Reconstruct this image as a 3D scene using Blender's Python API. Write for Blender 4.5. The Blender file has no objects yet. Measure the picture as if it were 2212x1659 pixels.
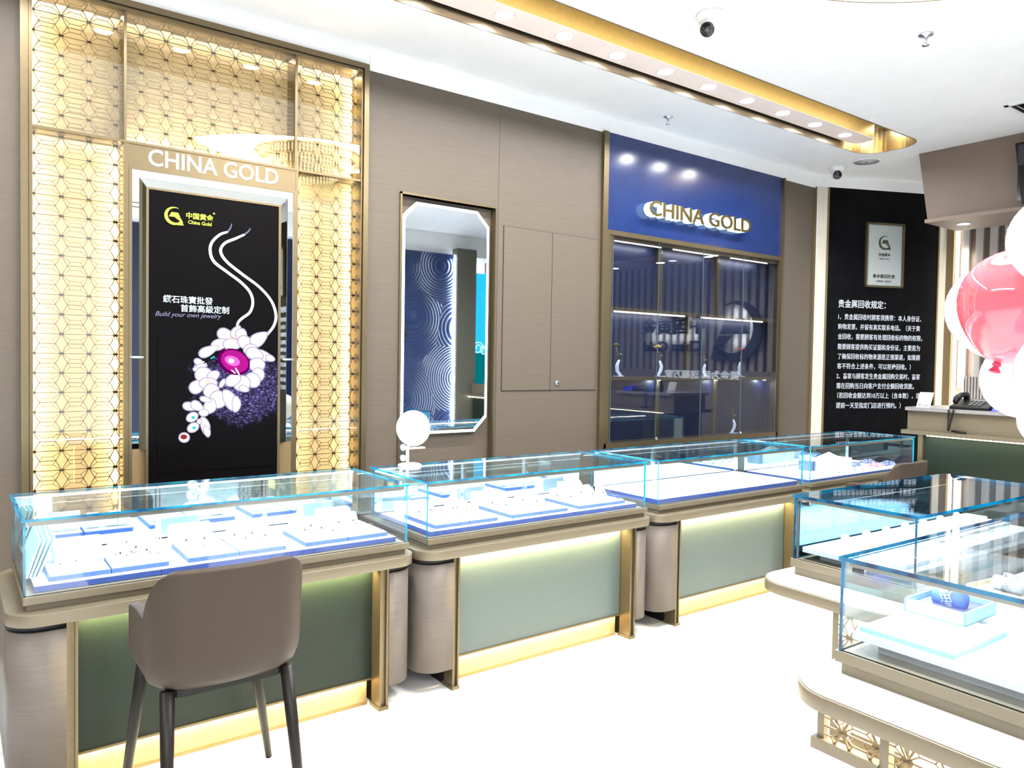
import bpy, bmesh, math, random
from mathutils import Vector, Matrix
random.seed(7)
C = bpy.context.scene.collection
PI = math.pi
R = math.radians

# ------------------------------------------------------------------ camera
F_PX, YAW, PITCH, ROLL = 1641.2, R(36.574), R(1.7014), R(.9321)
CAM = Vector((0, 0, 1.5))
fwd = Vector((math.sin(YAW)*math.cos(PITCH), math.cos(YAW)*math.cos(PITCH), -math.sin(PITCH)))
rgt = Vector((math.cos(YAW), -math.sin(YAW), 0))
upv = rgt.cross(fwd)
r2 = rgt*math.cos(ROLL) + upv*math.sin(ROLL)
u2 = -rgt*math.sin(ROLL) + upv*math.cos(ROLL)
cd = bpy.data.cameras.new('camera'); cam = bpy.data.objects.new('camera', cd); C.objects.link(cam)
m = Matrix((r2, u2, -fwd)).transposed().to_4x4(); m.translation = CAM
cam.matrix_world = m
cd.sensor_width = 36; cd.lens = 36*F_PX/2212; cd.clip_start = .05; cd.clip_end = 60
bpy.context.scene.camera = cam

def ray(px, py): return r2*((px-1106)/F_PX) - u2*((py-829.5)/F_PX) + fwd
def at(px, py, x=None, y=None, z=None):          # a pixel of the photograph on a plane of the room
    d = ray(px, py)
    t = (x/d.x) if x is not None else (y/d.y) if y is not None else ((z-1.5)/d.z)
    return CAM + d*t
def on_plane(px, py, p0, n):
    d = ray(px, py); return CAM + d*((p0-CAM).dot(n)/d.dot(n))

# ------------------------------------------------------------------ world, exposure
sc = bpy.context.scene
W = bpy.data.worlds.new('world'); sc.world = W; W.use_nodes = True
W.node_tree.nodes['Background'].inputs[0].default_value = (.88, .95, 1, 1)
W.node_tree.nodes['Background'].inputs[1].default_value = 1.7
sc.view_settings.view_transform = 'Standard'; sc.view_settings.look = 'None'
sc.view_settings.gamma = 1; sc.view_settings.use_curve_mapping = False
sc.view_settings.exposure = 0.68
try:
    sc.cycles.use_denoising = True
    sc.cycles.max_bounces = 10; sc.cycles.transparent_max_bounces = 24
    sc.cycles.diffuse_bounces = 5; sc.cycles.glossy_bounces = 5
    sc.cycles.sample_clamp_indirect = 6
    sc.cycles.caustics_reflective = False; sc.cycles.caustics_refractive = False
except Exception: pass

def area(name, loc, size, power, color=(1, 1, 1), rot=(0, 0, 0), shape='RECTANGLE', sy=None, spread=PI, parent=None):
    l = bpy.data.lights.new(name, 'AREA'); l.shape = shape; l.size = size
    if sy is not None: l.size_y = sy
    l.energy = power; l.color = color; l.spread = spread
    o = bpy.data.objects.new(name, l); C.objects.link(o)
    o.rotation_euler = rot; o.location = Vector(loc)
    if parent: o.parent = parent; o.location = Vector(loc) - parent.location
    return o

# room dimensions
YW = 4.40          # face of the long wall
ZC = 3.42          # ceiling
ZT = 3.30          # top of the wood cladding
XR = 8.50          # wall behind the cashier
XL, YF = -3.2, -3.6
COOL = (.80, .91, 1.0); WARM = (1.0, .80, .50); NEUT = (.97, .98, 1.0)

# oval recess lamp, and two added fill lamps whose unseen fixtures are built below
area('ceiling_glow_lamp', (3.0, 1.2, 3.66), 2.3, 320, (1, .98, .94), (0, 0, 0), 'ELLIPSE', 1.9)
area('rear_fill_lamp', (-1.3, -1.9, 3.40), 3.0, 150, NEUT, (0, 0, 0), 'RECTANGLE', .30)
area('side_fill_lamp', (-2.0, 1.4, 3.40), 0.3, 70, NEUT, (0, 0, 0), 'RECTANGLE', 3.4)

# ------------------------------------------------------------------ materials
MATS = {}
def nd(nt, t, loc=(0, 0), **k):
    n = nt.nodes.new(t)
    for a, b in k.items(): setattr(n, a, b)
    return n
def mat(name, col, rough=.5, metal=0., spec=.5, emit=None, estr=0., coat=0., trans=0.):
    if name in MATS: return MATS[name]
    m = bpy.data.materials.new(name); m.use_nodes = True
    b = m.node_tree.nodes['Principled BSDF']
    b.inputs['Base Color'].default_value = (*col, 1)
    b.inputs['Roughness'].default_value = rough; b.inputs['Metallic'].default_value = metal
    b.inputs['Specular IOR Level'].default_value = spec
    b.inputs['Coat Weight'].default_value = coat
    b.inputs['Transmission Weight'].default_value = trans
    if emit: b.inputs['Emission Color'].default_value = (*emit, 1); b.inputs['Emission Strength'].default_value = estr
    MATS[name] = m; return m
def vary(m, c2, scale=(8, 8, 8), noise=6., detail=6, contrast=(.35, .65), bump=0., rough=.55, coord='Object', bdist=.002):
    """procedural variation: base colour mixes towards c2 along a noise stretched by scale"""
    nt = m.node_tree; b = nt.nodes['Principled BSDF']
    tc = nd(nt, 'ShaderNodeTexCoord'); mp = nd(nt, 'ShaderNodeMapping'); nz = nd(nt, 'ShaderNodeTexNoise')
    rp = nd(nt, 'ShaderNodeValToRGB')
    mp.inputs['Scale'].default_value = scale; nz.inputs['Scale'].default_value = noise
    nz.inputs['Detail'].default_value = detail; nz.inputs['Roughness'].default_value = rough
    nt.links.new(tc.outputs[coord], mp.inputs[0]); nt.links.new(mp.outputs[0], nz.inputs[0]); nt.links.new(nz.outputs[0], rp.inputs[0])
    rp.color_ramp.elements[0].position, rp.color_ramp.elements[1].position = contrast
    rp.color_ramp.elements[0].color = b.inputs['Base Color'].default_value[:]; rp.color_ramp.elements[1].color = (*c2, 1)
    nt.links.new(rp.outputs[0], b.inputs['Base Color'])
    if bump:
        bp = nd(nt, 'ShaderNodeBump'); bp.inputs['Strength'].default_value = bump; bp.inputs['Distance'].default_value = bdist
        nt.links.new(nz.outputs[0], bp.inputs['Height']); nt.links.new(bp.outputs[0], b.inputs['Normal'])
    return m
def emis(name, col, s):
    if name in MATS: return MATS[name]
    m = bpy.data.materials.new(name); m.use_nodes = True; nt = m.node_tree; nt.nodes.clear()
    e = nd(nt, 'ShaderNodeEmission'); o = nd(nt, 'ShaderNodeOutputMaterial')
    e.inputs[0].default_value = (*col, 1); e.inputs[1].default_value = s
    nt.links.new(e.outputs[0], o.inputs[0]); MATS[name] = m; return m
def pane_mat(name, tint=(1, 1, 1), f0=.04, fmax=.9, rough=0.):
    m = bpy.data.materials.new(name); m.use_nodes = True; nt = m.node_tree; nt.nodes.clear()
    o = nd(nt, 'ShaderNodeOutputMaterial'); mx = nd(nt, 'ShaderNodeMixShader'); tr = nd(nt, 'ShaderNodeBsdfTransparent')
    gl = nd(nt, 'ShaderNodeBsdfGlossy'); gl.inputs['Roughness'].default_value = rough
    tr.inputs[0].default_value = (*tint, 1)
    lw = nd(nt, 'ShaderNodeLayerWeight'); lw.inputs['Blend'].default_value = .5
    pw = nd(nt, 'ShaderNodeMath', operation='POWER'); pw.inputs[1].default_value = 4.5
    ma = nd(nt, 'ShaderNodeMath', operation='MULTIPLY_ADD'); ma.inputs[1].default_value = fmax - f0; ma.inputs[2].default_value = f0
    nt.links.new(lw.outputs['Facing'], pw.inputs[0]); nt.links.new(pw.outputs[0], ma.inputs[0])
    nt.links.new(ma.outputs[0], mx.inputs[0]); nt.links.new(tr.outputs[0], mx.inputs[1]); nt.links.new(gl.outputs[0], mx.inputs[2])
    nt.links.new(mx.outputs[0], o.inputs[0]); MATS[name] = m; return m

wood = vary(mat('taupe_wood_laminate', (.088, .072, .055), .42, spec=.2), (.118, .098, .077), (1.2, 1.2, 90), 3.2, 8, (.3, .7), .25, .7)
wood2 = vary(mat('grey_wood_laminate', (.105, .088, .076), .45, spec=.2), (.135, .115, .100), (1.4, 1.4, 80), 3.2, 8, (.3, .7), .2, .7)
champ = vary(mat('champagne_metal', (.150, .115, .064), .36, .75), (.17, .132, .076), (30, 30, 30), 5, 4)
champd = vary(mat('bronze_metal', (.19, .13, .060), .45, .25), (.21, .145, .07), (30, 30, 30), 5, 4)
beige = vary(mat('beige_lacquer', (.150, .124, .082), .4, .25), (.165, .137, .092), (40, 40, 40), 6, 4)
gold = vary(mat('gold_metal', (.30, .215, .085), .35, .6), (.33, .24, .10), (10, 10, 10), 4, 4)
white = vary(mat('white_paint', (.86, .87, .88), .6), (.89, .90, .91), (2, 2, 2), 3, 3)
pale = vary(mat('pale_column_paint', (.62, .59, .50), .5), (.66, .63, .54), (5, 5, 5), 3, 3)
blackm = vary(mat('black_glass_panel', (.004, .004, .005), .35, spec=.05), (.006, .006, .007), (3, 3, 3), 3, 3)
gap = mat('black_gap', (.006, .006, .006), .6)
green = vary(mat('dark_green_lacquer', (.009, .015, .010), .35, spec=.22, coat=.0), (.015, .022, .016), (60, 60, 60), 6, 4)
green_lit = vary(mat('lit_green_lacquer', (.066, .088, .088), .30, spec=.4, coat=.0), (.074, .098, .097), (60, 60, 60), 6, 4)  # same green lacquer, its colour lightened to stand for reflected floor light
bluep = vary(mat('royal_blue_panel', (.012, .026, .105), .17, spec=.5), (.014, .030, .12), (2, 2, 2), 3, 3)
navy = vary(mat('navy_back_panel', (.006, .012, .045), .4), (.008, .015, .055), (4, 4, 4), 3, 3)
deck = vary(mat('blue_shade_board_side', (.035, .075, .30), .5), (.045, .09, .34), (20, 20, 20), 4, 3)  # sides of white boards and trays, their shade put into a blue colour
pad = vary(mat('white_velvet_pad', (.82, .86, .92), .8), (.86, .89, .94), (60, 60, 60), 6, 4)
greyboard = vary(mat('grey_display_board', (.45, .50, .56), .55), (.49, .54, .60), (20, 20, 20), 4, 3)
slabw = vary(mat('white_stone_top', (.84, .84, .83), .25, spec=.5), (.88, .88, .87), (5, 5, 5), 3, 5)
mirror = mat('mirror_silver', (.80, .86, .90), .015, 1.)
chrome = mat('chrome', (.75, .77, .80), .15, 1.)
legm = vary(mat('dark_bronze_leg', (.008, .0065, .005), .4, .0, .2), (.012, .010, .008), (40, 40, 40), 5, 3)
leather = vary(mat('taupe_leather', (.037, .026, .0175), .5, spec=.2), (.046, .033, .023), (220, 220, 220), 6, 3, (.4, .6), .25, .5)
plast = vary(mat('white_plastic', (.82, .82, .82), .35), (.86, .86, .86), (20, 20, 20), 3, 2)
blackp = vary(mat('black_plastic', (.004, .004, .005), .4, spec=.25), (.007, .007, .008), (30, 30, 30), 3, 2)
bluepl = vary(mat('blue_plastic', (.01, .02, .75), .3), (.02, .04, .85), (20, 20, 20), 3, 2)
pinkw = vary(mat('pink_ceiling_panel', (.86, .73, .68), .5), (.89, .77, .72), (50, 50, 50), 6, 3)
fascia = vary(mat('taupe_pink_fascia', (.15, .108, .083), .55), (.165, .12, .093), (60, 60, 60), 6, 4)
linerm = vary(mat('recess_metal_band', (.40, .33, .22), .28, .95), (.43, .36, .25), (6, 6, 6), 3, 3)
board = vary(mat('cream_backing_board', (.46, .38, .23), .6), (.50, .41, .25), (10, 10, 10), 3, 3)
grey = vary(mat('grey_stone_slab', (.20, .19, .19), .35), (.25, .24, .24), (12, 12, 12), 5, 6)
slat = vary(mat('grey_wood_slat', (.40, .36, .33), .5), (.52, .48, .44), (90, 90, 1.2), 3.2, 8, (.3, .7), .2, .7)
slatd = vary(mat('dark_slat_recess', (.10, .070, .052), .5), (.13, .09, .07), (60, 60, 2), 4, 4)
PANE = pane_mat('clear_glass', (.965, .99, .995), .045, .85)
PANEB = pane_mat('shaded_glass_door', (.84, .86, .90), .10, .9)
PANEL = pane_mat('lattice_glass', (.96, .95, .92), .07, .85)
def edge_mat(nm='cyan_glass_edge', ca=(.0, .10, .30), cb=(.02, .48, .72)):
    m = bpy.data.materials.new(nm); m.use_nodes = True; nt = m.node_tree; nt.nodes.clear()
    o = nd(nt, 'ShaderNodeOutputMaterial'); a = nd(nt, 'ShaderNodeMixShader'); b2 = nd(nt, 'ShaderNodeMixShader')
    d = nd(nt, 'ShaderNodeBsdfDiffuse'); t = nd(nt, 'ShaderNodeBsdfTranslucent'); g = nd(nt, 'ShaderNodeBsdfGlossy'); g.inputs['Roughness'].default_value = .15
    nz = nd(nt, 'ShaderNodeTexNoise'); nz.inputs['Scale'].default_value = 9; rp = nd(nt, 'ShaderNodeValToRGB')
    rp.color_ramp.elements[0].color = (*ca, 1); rp.color_ramp.elements[1].color = (*cb, 1)
    rp.color_ramp.elements[0].position = .35; rp.color_ramp.elements[1].position = .6
    tc = nd(nt, 'ShaderNodeTexCoord'); nt.links.new(tc.outputs['Object'], nz.inputs[0]); nt.links.new(nz.outputs[0], rp.inputs[0])
    nt.links.new(rp.outputs[0], d.inputs[0]); nt.links.new(rp.outputs[0], t.inputs[0])
    a.inputs[0].default_value = .6; b2.inputs[0].default_value = .08
    nt.links.new(d.outputs[0], a.inputs[1]); nt.links.new(t.outputs[0], a.inputs[2])
    nt.links.new(a.outputs[0], b2.inputs[1]); nt.links.new(g.outputs[0], b2.inputs[2]); nt.links.new(b2.outputs[0], o.inputs[0])
    MATS['edge'] = m; return m
EDGE = edge_mat(); EDGE2 = edge_mat('deep_blue_glass_edge', (.0, .018, .07), (.0, .16, .32))  # glow of LED light guided through the glass, put into the edge colour
LEDC = emis('cool_led', COOL, 9); LEDW = emis('warm_led', (1, .86, .60), 9); LAMP = emis('lamp_disc', (1, .99, .97), 14)

# ------------------------------------------------------------------ mesh builder
class MB:
    def __init__(s): s.v = []; s.f = []; s.mi = []; s.smooth = []
    def add(s, vs, fs, mi=0, smooth=False):
        k = len(s.v); s.v += [Vector(v) for v in vs]
        for f in fs: s.f.append([i+k for i in f]); s.mi.append(mi); s.smooth.append(smooth)
        return s
    def box(s, x0, y0, z0, x1, y1, z1, mi=0):
        x0, x1 = min(x0, x1), max(x0, x1); y0, y1 = min(y0, y1), max(y0, y1); z0, z1 = min(z0, z1), max(z0, z1)
        vs = [(x, y, z) for z in (z0, z1) for y in (y0, y1) for x in (x0, x1)]
        fs = [(0, 2, 3, 1), (4, 5, 7, 6), (0, 1, 5, 4), (2, 6, 7, 3), (0, 4, 6, 2), (1, 3, 7, 5)]
        return s.add(vs, fs, mi)
    def capped(s, x0, y0, z0, x1, y1, z1):       # board: material 1 on its upper face
        k = len(s.mi); s.box(x0, y0, z0, x1, y1, z1); s.mi[k+1] = 1; return s
    def pane(s, x0, y0, z0, x1, y1, z1):         # glass sheet: material 0 on the large faces, 1 (edge) on the thin ones
        d = [x1-x0, y1-y0, z1-z0]; ax = d.index(min(d))
        k = len(s.mi); s.box(x0, y0, z0, x1, y1, z1)
        fa = [2, 2, 1, 1, 0, 0]
        for i in range(6): s.mi[k+i] = 0 if fa[i] == ax else 1
        return s
    def prism(s, poly, h0, h1, f=lambda u, v, h: (u, v, h), mi=0, smooth=False):
        """extrude a 2D polygon (u,v) between h0 and h1; f maps (u,v,h) to the room"""
        a = sum(poly[i][0]*poly[(i+1) % len(poly)][1]-poly[(i+1) % len(poly)][0]*poly[i][1] for i in range(len(poly)))
        if a < 0: poly = poly[::-1]
        n = len(poly); vs = [f(u, v, h0) for u, v in poly]+[f(u, v, h1) for u, v in poly]
        s.add(vs, [tuple(range(n))[::-1], tuple(range(n, 2*n))], mi)
        k = len(s.v)-2*n
        for i in range(n):
            s.f.append([k+i, k+(i+1) % n, k+n+(i+1) % n, k+n+i]); s.mi.append(mi); s.smooth.append(smooth)
        return s
    def tube(s, pts, r, n=10, cap=True, mi=0):
        pts = [Vector(p) for p in pts]; rs = r if isinstance(r, (list, tuple)) else [r]*len(pts)
        rings = []; prev = None
        for i, p in enumerate(pts):
            t = (pts[min(i+1, len(pts)-1)]-pts[max(i-1, 0)]).normalized()
            if prev is None: a = t.orthogonal().normalized()
            else: a = (prev - t*prev.dot(t)).normalized()
            prev = a; b = t.cross(a)
            rings.append([p+(a*math.cos(2*PI*k/n)+b*math.sin(2*PI*k/n))*rs[i] for k in range(n)])
        vs = [v for rg in rings for v in rg]; fs = []
        for i in range(len(pts)-1):
            for k in range(n): fs.append((i*n+k, i*n+(k+1) % n, (i+1)*n+(k+1) % n, (i+1)*n+k))
        if cap: fs.append(tuple(range(n))[::-1]); fs.append(tuple(range((len(pts)-1)*n, len(pts)*n)))
        return s.add(vs, fs, mi, True)
    def lathe(s, prof, c, n=24, M=None, mi=0):
        vs = []; fs = []; m0 = M or Matrix.Identity(3); c = Vector(c)
        for r, z in prof:
            for k in range(n): vs.append(c+m0 @ Vector((r*math.cos(2*PI*k/n), r*math.sin(2*PI*k/n), z)))
        for i in range(len(prof)-1):
            for k in range(n): fs.append((i*n+k, i*n+(k+1) % n, (i+1)*n+(k+1) % n, (i+1)*n+k))
        if prof[0][0] > 1e-5: fs.append(tuple(range(n))[::-1])
        if prof[-1][0] > 1e-5: fs.append(tuple(range((len(prof)-1)*n, len(prof)*n)))
        return s.add(vs, fs, mi, True)
    def ball(s, c, rx, ry=None, rz=None, n=16, mi=0):
        ry = ry or rx; rz = rz or rx; c = Vector(c)
        pr = [(max(math.sin(PI*i/n), 1e-4), -math.cos(PI*i/n)) for i in range(n+1)]
        return s.lathe(pr, c, 2*n, Matrix(((rx, 0, 0), (0, ry, 0), (0, 0, rz))), mi)
    def xf(s, M):
        s.v = [M @ v for v in s.v]; return s
    def build(s, name, mats, parent=None, bevel=0., flat=False):
        me = bpy.data.meshes.new(name)
        off = parent_origin(parent)
        me.from_pydata([tuple(v-off) for v in s.v], [], s.f)
        for mm in (mats if isinstance(mats, (list, tuple)) else [mats]): me.materials.append(mm)
        for p, i, sm in zip(me.polygons, s.mi, s.smooth): p.material_index = i; p.use_smooth = sm and not flat
        o = bpy.data.objects.new(name, me); C.objects.link(o)
        if parent: o.parent = parent
        if bevel:
            b = o.modifiers.new('bevel', 'BEVEL'); b.width = bevel; b.segments = 2; b.limit_method = 'ANGLE'; b.angle_limit = R(40)
        me.update(); return o
ORIG = {}
def parent_origin(p):
    if p is None: return Vector((0, 0, 0))
    o = Vector((0, 0, 0))
    while p is not None: o = o + Vector(p.location); p = p.parent
    return o
def tag(o, label, cat, group=None, kind=None):
    if label: o['label'] = label
    if cat: o['category'] = cat
    if group: o['group'] = group
    if kind: o['kind'] = kind
    return o
def struct(o): o['kind'] = 'structure'; return o
def thing(name, label, cat, loc, group=None):
    o = bpy.data.objects.new(name, None); C.objects.link(o); o.location = loc; o.empty_display_size = .05
    return tag(o, label, cat, group)
def dup(root, loc, label=None, rz=None, scale=None):
    r = root.copy(); C.objects.link(r); r.location = loc
    if rz is not None: r.rotation_euler = (0, 0, rz)
    if scale: r.scale = (scale,)*3
    if label: r['label'] = label
    for ch in list(root.children):
        c = ch.copy(); C.objects.link(c); c.parent = r
        for g in list(ch.children):
            d = g.copy(); C.objects.link(d); d.parent = c
    return r
def recentre(o):
    """put a single mesh thing's origin at its base"""
    me = o.data; xs = [v.co for v in me.vertices]
    c = Vector(((min(v.x for v in xs)+max(v.x for v in xs))/2, (min(v.y for v in xs)+max(v.y for v in xs))/2, min(v.z for v in xs)))
    for v in me.vertices: v.co -= c
    o.location = Vector(o.location)+c; return o
def solo(mb, name, mats, label, cat, group=None, bevel=0.):
    return recentre(tag(mb.build(name, mats, None, bevel), label, cat, group))

_tx = {}
def text_geo(s, thick=0., extrude=0.):
    key = (s, thick, extrude)
    if key in _tx: return _tx[key]
    c = bpy.data.curves.new('t', 'FONT'); c.body = s; c.size = 1; c.offset = thick; c.extrude = extrude; c.resolution_u = 3
    o = bpy.data.objects.new('t', c); C.objects.link(o); bpy.context.view_layer.update()
    me = bpy.data.meshes.new_from_object(o.evaluated_get(bpy.context.evaluated_depsgraph_get()))
    g = ([v.co.copy() for v in me.vertices], [tuple(p.vertices) for p in me.polygons])
    bpy.data.objects.remove(o); bpy.data.meshes.remove(me); bpy.data.curves.remove(c)
    _tx[key] = g; return g
def put_text(mb, s, f, u0, u1, v0, v1=None, thick=0., extrude=0., depth=0., mi=0, shear=0.):
    """write s between u0..u1 with its foot at v0 (height fitted to v1 or kept in proportion); f(u,v,w)->room"""
    vs, fs = text_geo(s, thick, 1. if extrude else 0.)
    xa, xb = min(v.x for v in vs), max(v.x for v in vs); ya, yb = min(v.y for v in vs), max(v.y for v in vs)
    k = (u1-u0)/(xb-xa); ky = (v1-v0)/(yb-ya) if v1 is not None else abs(k)
    out = []
    for v in vs:
        out.append(f(u0+(v.x-xa)*k+(v.y-ya)*ky*shear, v0+(v.y-ya)*ky, depth+(v.z*extrude)))
    mb.add(out, fs, mi); return mb
def emblem(mb, f, cu, cv, r, d0, d1, mi=0):
    """crescent ring with an ingot inside, as on the signs"""
    n = 30; out = []; inn = []
    for i in range(n+1):
        a = R(62+268*i/n); out.append((cu+r*math.cos(a), cv+r*math.sin(a)))
        t = i/n; rr = r*(1-.30*math.sin(PI*min(1, .08+t*.85)))
        b = R(62+262*i/n); inn.append((cu+.03*r+rr*math.cos(b)*.985, cv+.05*r+rr*math.sin(b)*.98))
    for i in range(n):
        q = [out[i], out[i+1], inn[i+1], inn[i]]; mb.prism(q, d0, d1, f, mi)
    mb.prism([(cu+.86*r, cv-.50*r), (cu+1.02*r, cv-.95*r), (cu+.25*r, cv-.97*r), (cu+.50*r, cv-.62*r)], d0, d1, f, mi)
    mb.prism([(cu-.52*r, cv-.10*r), (cu+.66*r, cv-.10*r), (cu+.44*r, cv+.40*r), (cu-.26*r, cv+.40*r)], d0, d1, f, mi)
    mb.prism([(cu+.10*r, cv-.14*r), (cu+.68*r, cv-.14*r), (cu+.95*r, cv-.62*r), (cu+.66*r, cv-.52*r)], d0, d1, f, mi)
    return mb
FW = lambda y: (lambda u, v, w: Vector((u, y-w, v)))      # wall-facing frame: u along the wall, v up, w out of the wall

# ------------------------------------------------------------------ room shell
floor_m = mat('white_marble_tile', (.84, .84, .82), .22, spec=.5)
def floor_nodes():
    nt = floor_m.node_tree; b = nt.nodes['Principled BSDF']
    tc = nd(nt, 'ShaderNodeTexCoord'); nz = nd(nt, 'ShaderNodeTexNoise'); nz.inputs['Scale'].default_value = 1.3; nz.inputs['Detail'].default_value = 9
    nz.inputs['Distortion'].default_value = 1.2
    rp = nd(nt, 'ShaderNodeValToRGB'); e = rp.color_ramp.elements
    e[0].position = .47; e[0].color = (.90, .90, .90, 1); e[1].position = .53; e[1].color = (.90, .90, .90, 1)
    x = rp.color_ramp.elements.new(.5); x.color = (.66, .67, .65, 1)
    br = nd(nt, 'ShaderNodeTexBrick'); br.offset = 0; br.inputs['Scale'].default_value = 1
    br.inputs['Brick Width'].default_value = .8; br.inputs['Row Height'].default_value = .8
    br.inputs['Mortar Size'].default_value = .0016; br.inputs['Color1'].default_value = (1, 1, 1, 1); br.inputs['Color2'].default_value = (.97, .97, .97, 1)
    br.inputs['Mortar'].default_value = (.55, .53, .5, 1)
    mp = nd(nt, 'ShaderNodeMapping'); mp.inputs['Location'].default_value = (.15, .62, 0)
    nt.links.new(tc.outputs['Object'], mp.inputs[0]); nt.links.new(mp.outputs[0], br.inputs[0])
    mx = nd(nt, 'ShaderNodeMixRGB', blend_type='MULTIPLY'); mx.inputs[0].default_value = 1
    nt.links.new(tc.outputs['Object'], nz.inputs[0]); nt.links.new(nz.outputs[0], rp.inputs[0])
    nt.links.new(rp.outputs[0], mx.inputs[1]); nt.links.new(br.outputs[0], mx.inputs[2]); nt.links.new(mx.outputs[0], b.inputs['Base Color'])
floor_nodes()
struct(MB().box(XL-.2, YF-.2, -.1, XR+.2, YW+.25, 0).build('floor', floor_m))

# ceiling with the long lamp slot and the oval recess cut out
def rrect(x0, y0, x1, y1, r, n=8):
    p = []
    for cx, cy, a in ((x1-r, y1-r, 0), (x0+r, y1-r, 90), (x0+r, y0+r, 180), (x1-r, y0+r, 270)):
        for i in range(n+1): t = R(a+90*i/n); p.append((cx+r*math.cos(t), cy+r*math.sin(t)))
    return p
SLOT = rrect(-1.6, 3.17, 6.70, 3.70, .20)
OVC = (3.0, 1.2); OV = [(OVC[0]+1.42*math.cos(2*PI*i/64), OVC[1]+1.24*math.sin(2*PI*i/64)) for i in range(64)]
def ceiling():
    bm = bmesh.new(); es = []
    for loop in ([(XL-.2, YF-.2), (XR+.2, YF-.2), (XR+.2, YW+.25), (XL-.2, YW+.25)], SLOT, OV):
        vs = [bm.verts.new((x, y, ZC)) for x, y in loop]
        for i in range(len(vs)): es.append(bm.edges.new((vs[i], vs[(i+1) % len(vs)])))
    bmesh.ops.triangle_fill(bm, use_beauty=True, use_dissolve=False, edges=es)
    bmesh.ops.recalc_face_normals(bm, faces=bm.faces)
    g = bmesh.ops.extrude_face_region(bm, geom=bm.faces[:])
    bmesh.ops.translate(bm, vec=(0, 0, .03), verts=[e for e in g['geom'] if isinstance(e, bmesh.types.BMVert)])
    me = bpy.data.meshes.new('ceiling'); bm.to_mesh(me); bm.free(); me.materials.append(white)
    o = bpy.data.objects.new('ceiling', me); C.objects.link(o); struct(o)
ceiling()
# recess above the ceiling
struct(MB().box(XL-.2, YF-.2, 3.86, XR+.2, YW+.25, 3.92).build('ceiling_upper', white))

# long wall: wood cladding panels with openings, white band above
PX0, PX1 = .281, 2.105           # lattice wall panel
CX0, CX1 = 4.101, 6.481          # display cabinet bay
NX0, NX1, NZ1 = 2.354, 3.092, 2.570   # mirror niche
wl = MB()
wl.box(XL, YW, 0, PX0, YW+.2, ZT)
wl.box(PX1, YW, 0, NX0, YW+.2, ZT); wl.box(NX0, YW, NZ1, NX1, YW+.2, ZT); wl.box(NX0, YW+.05, 0, NX1, YW+.2, NZ1)
wl.box(NX1, YW, 0, 3.119, YW+.2, ZT)
wl.box(3.122, YW, 0, CX0, YW+.2, ZT)
wl.box(CX1, YW, 0, 7.035, YW+.2, ZT)
wl.box(3.119, YW+.003, 0, 3.122, YW+.2, ZT)
struct(wl.build('wall_back', wood))
struct(MB().box(PX0, YW+.14, 0, PX1, YW+.2, ZT).box(CX0, YW+.33, 0, CX1, YW+.37, ZT).build('wall_back_core', navy))
struct(MB().box(XL, YW-.003, ZT, 2.1195, YW+.2, ZC).box(2.1215, YW-.003, ZT, 7.035, YW+.2, ZC).build('trim_1', white))
# metal trim round the niche and edge strips
tr = MB()
tr.box(NX0-.014, YW-.012, 0, NX0, YW+.05, NZ1+.012).box(NX0-.014, YW-.012, NZ1, NX1+.014, YW+.05, NZ1+.012).box(NX1-.0015, YW-.012, 0, NX1+.010, YW+.049, NZ1)
struct(tr.build('trim_2', champ))
struct(MB().box(CX0, YW-.03, 0, CX0+.052, YW+.05, ZT+.006).box(CX1-.012, YW-.03, 0, CX1+.012, YW+.05, ZT+.006).build('trim_3', champ))
# wall behind the seam and the diagonal corner wall
DP0 = Vector((7.09, 4.36, 0)); DN = Vector((.413, .911, 0)).normalized(); DU = Vector((.911, -.413, 0)).normalized()
def FD(u, v, w): return DP0 + DU*u + Vector((0, 0, v)) - DN*w
struct(MB().box(7.035, YW-.02, 0, 7.05, YW+.2, ZT+.01).build('trim_4', champd))
def dbox(mb, u0, v0, w0, u1, v1, w1, mi=0): return mb.prism([(u0, v0), (u1, v0), (u1, v1), (u0, v1)], w0, w1, FD, mi)
struct(dbox(dbox(MB(), -.06, 0, -.2, 1.60, ZC, 0.), -.06, ZT+.012, 0, 1.60, ZC, .012).build('wall_corner', white))
struct(dbox(dbox(MB(), -.04, 0, .0, .062, ZT+.012, .010), 1.392, 0, 0, 1.50, ZT, .012).build('trim_5', pale))
struct(dbox(dbox(MB(), .062, 0, 0, .082, ZT+.012, .016), 1.376, 0, 0, 1.392, ZT, .018).build('trim_6', champd))
struct(MB().box(XR, YF, 0, XR+.2, 3.76, ZC).build('wall_right', slatd))
struct(MB().box(XL-.2, YF, 0, XL, YW, ZC).build('wall_left', wood))

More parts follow.
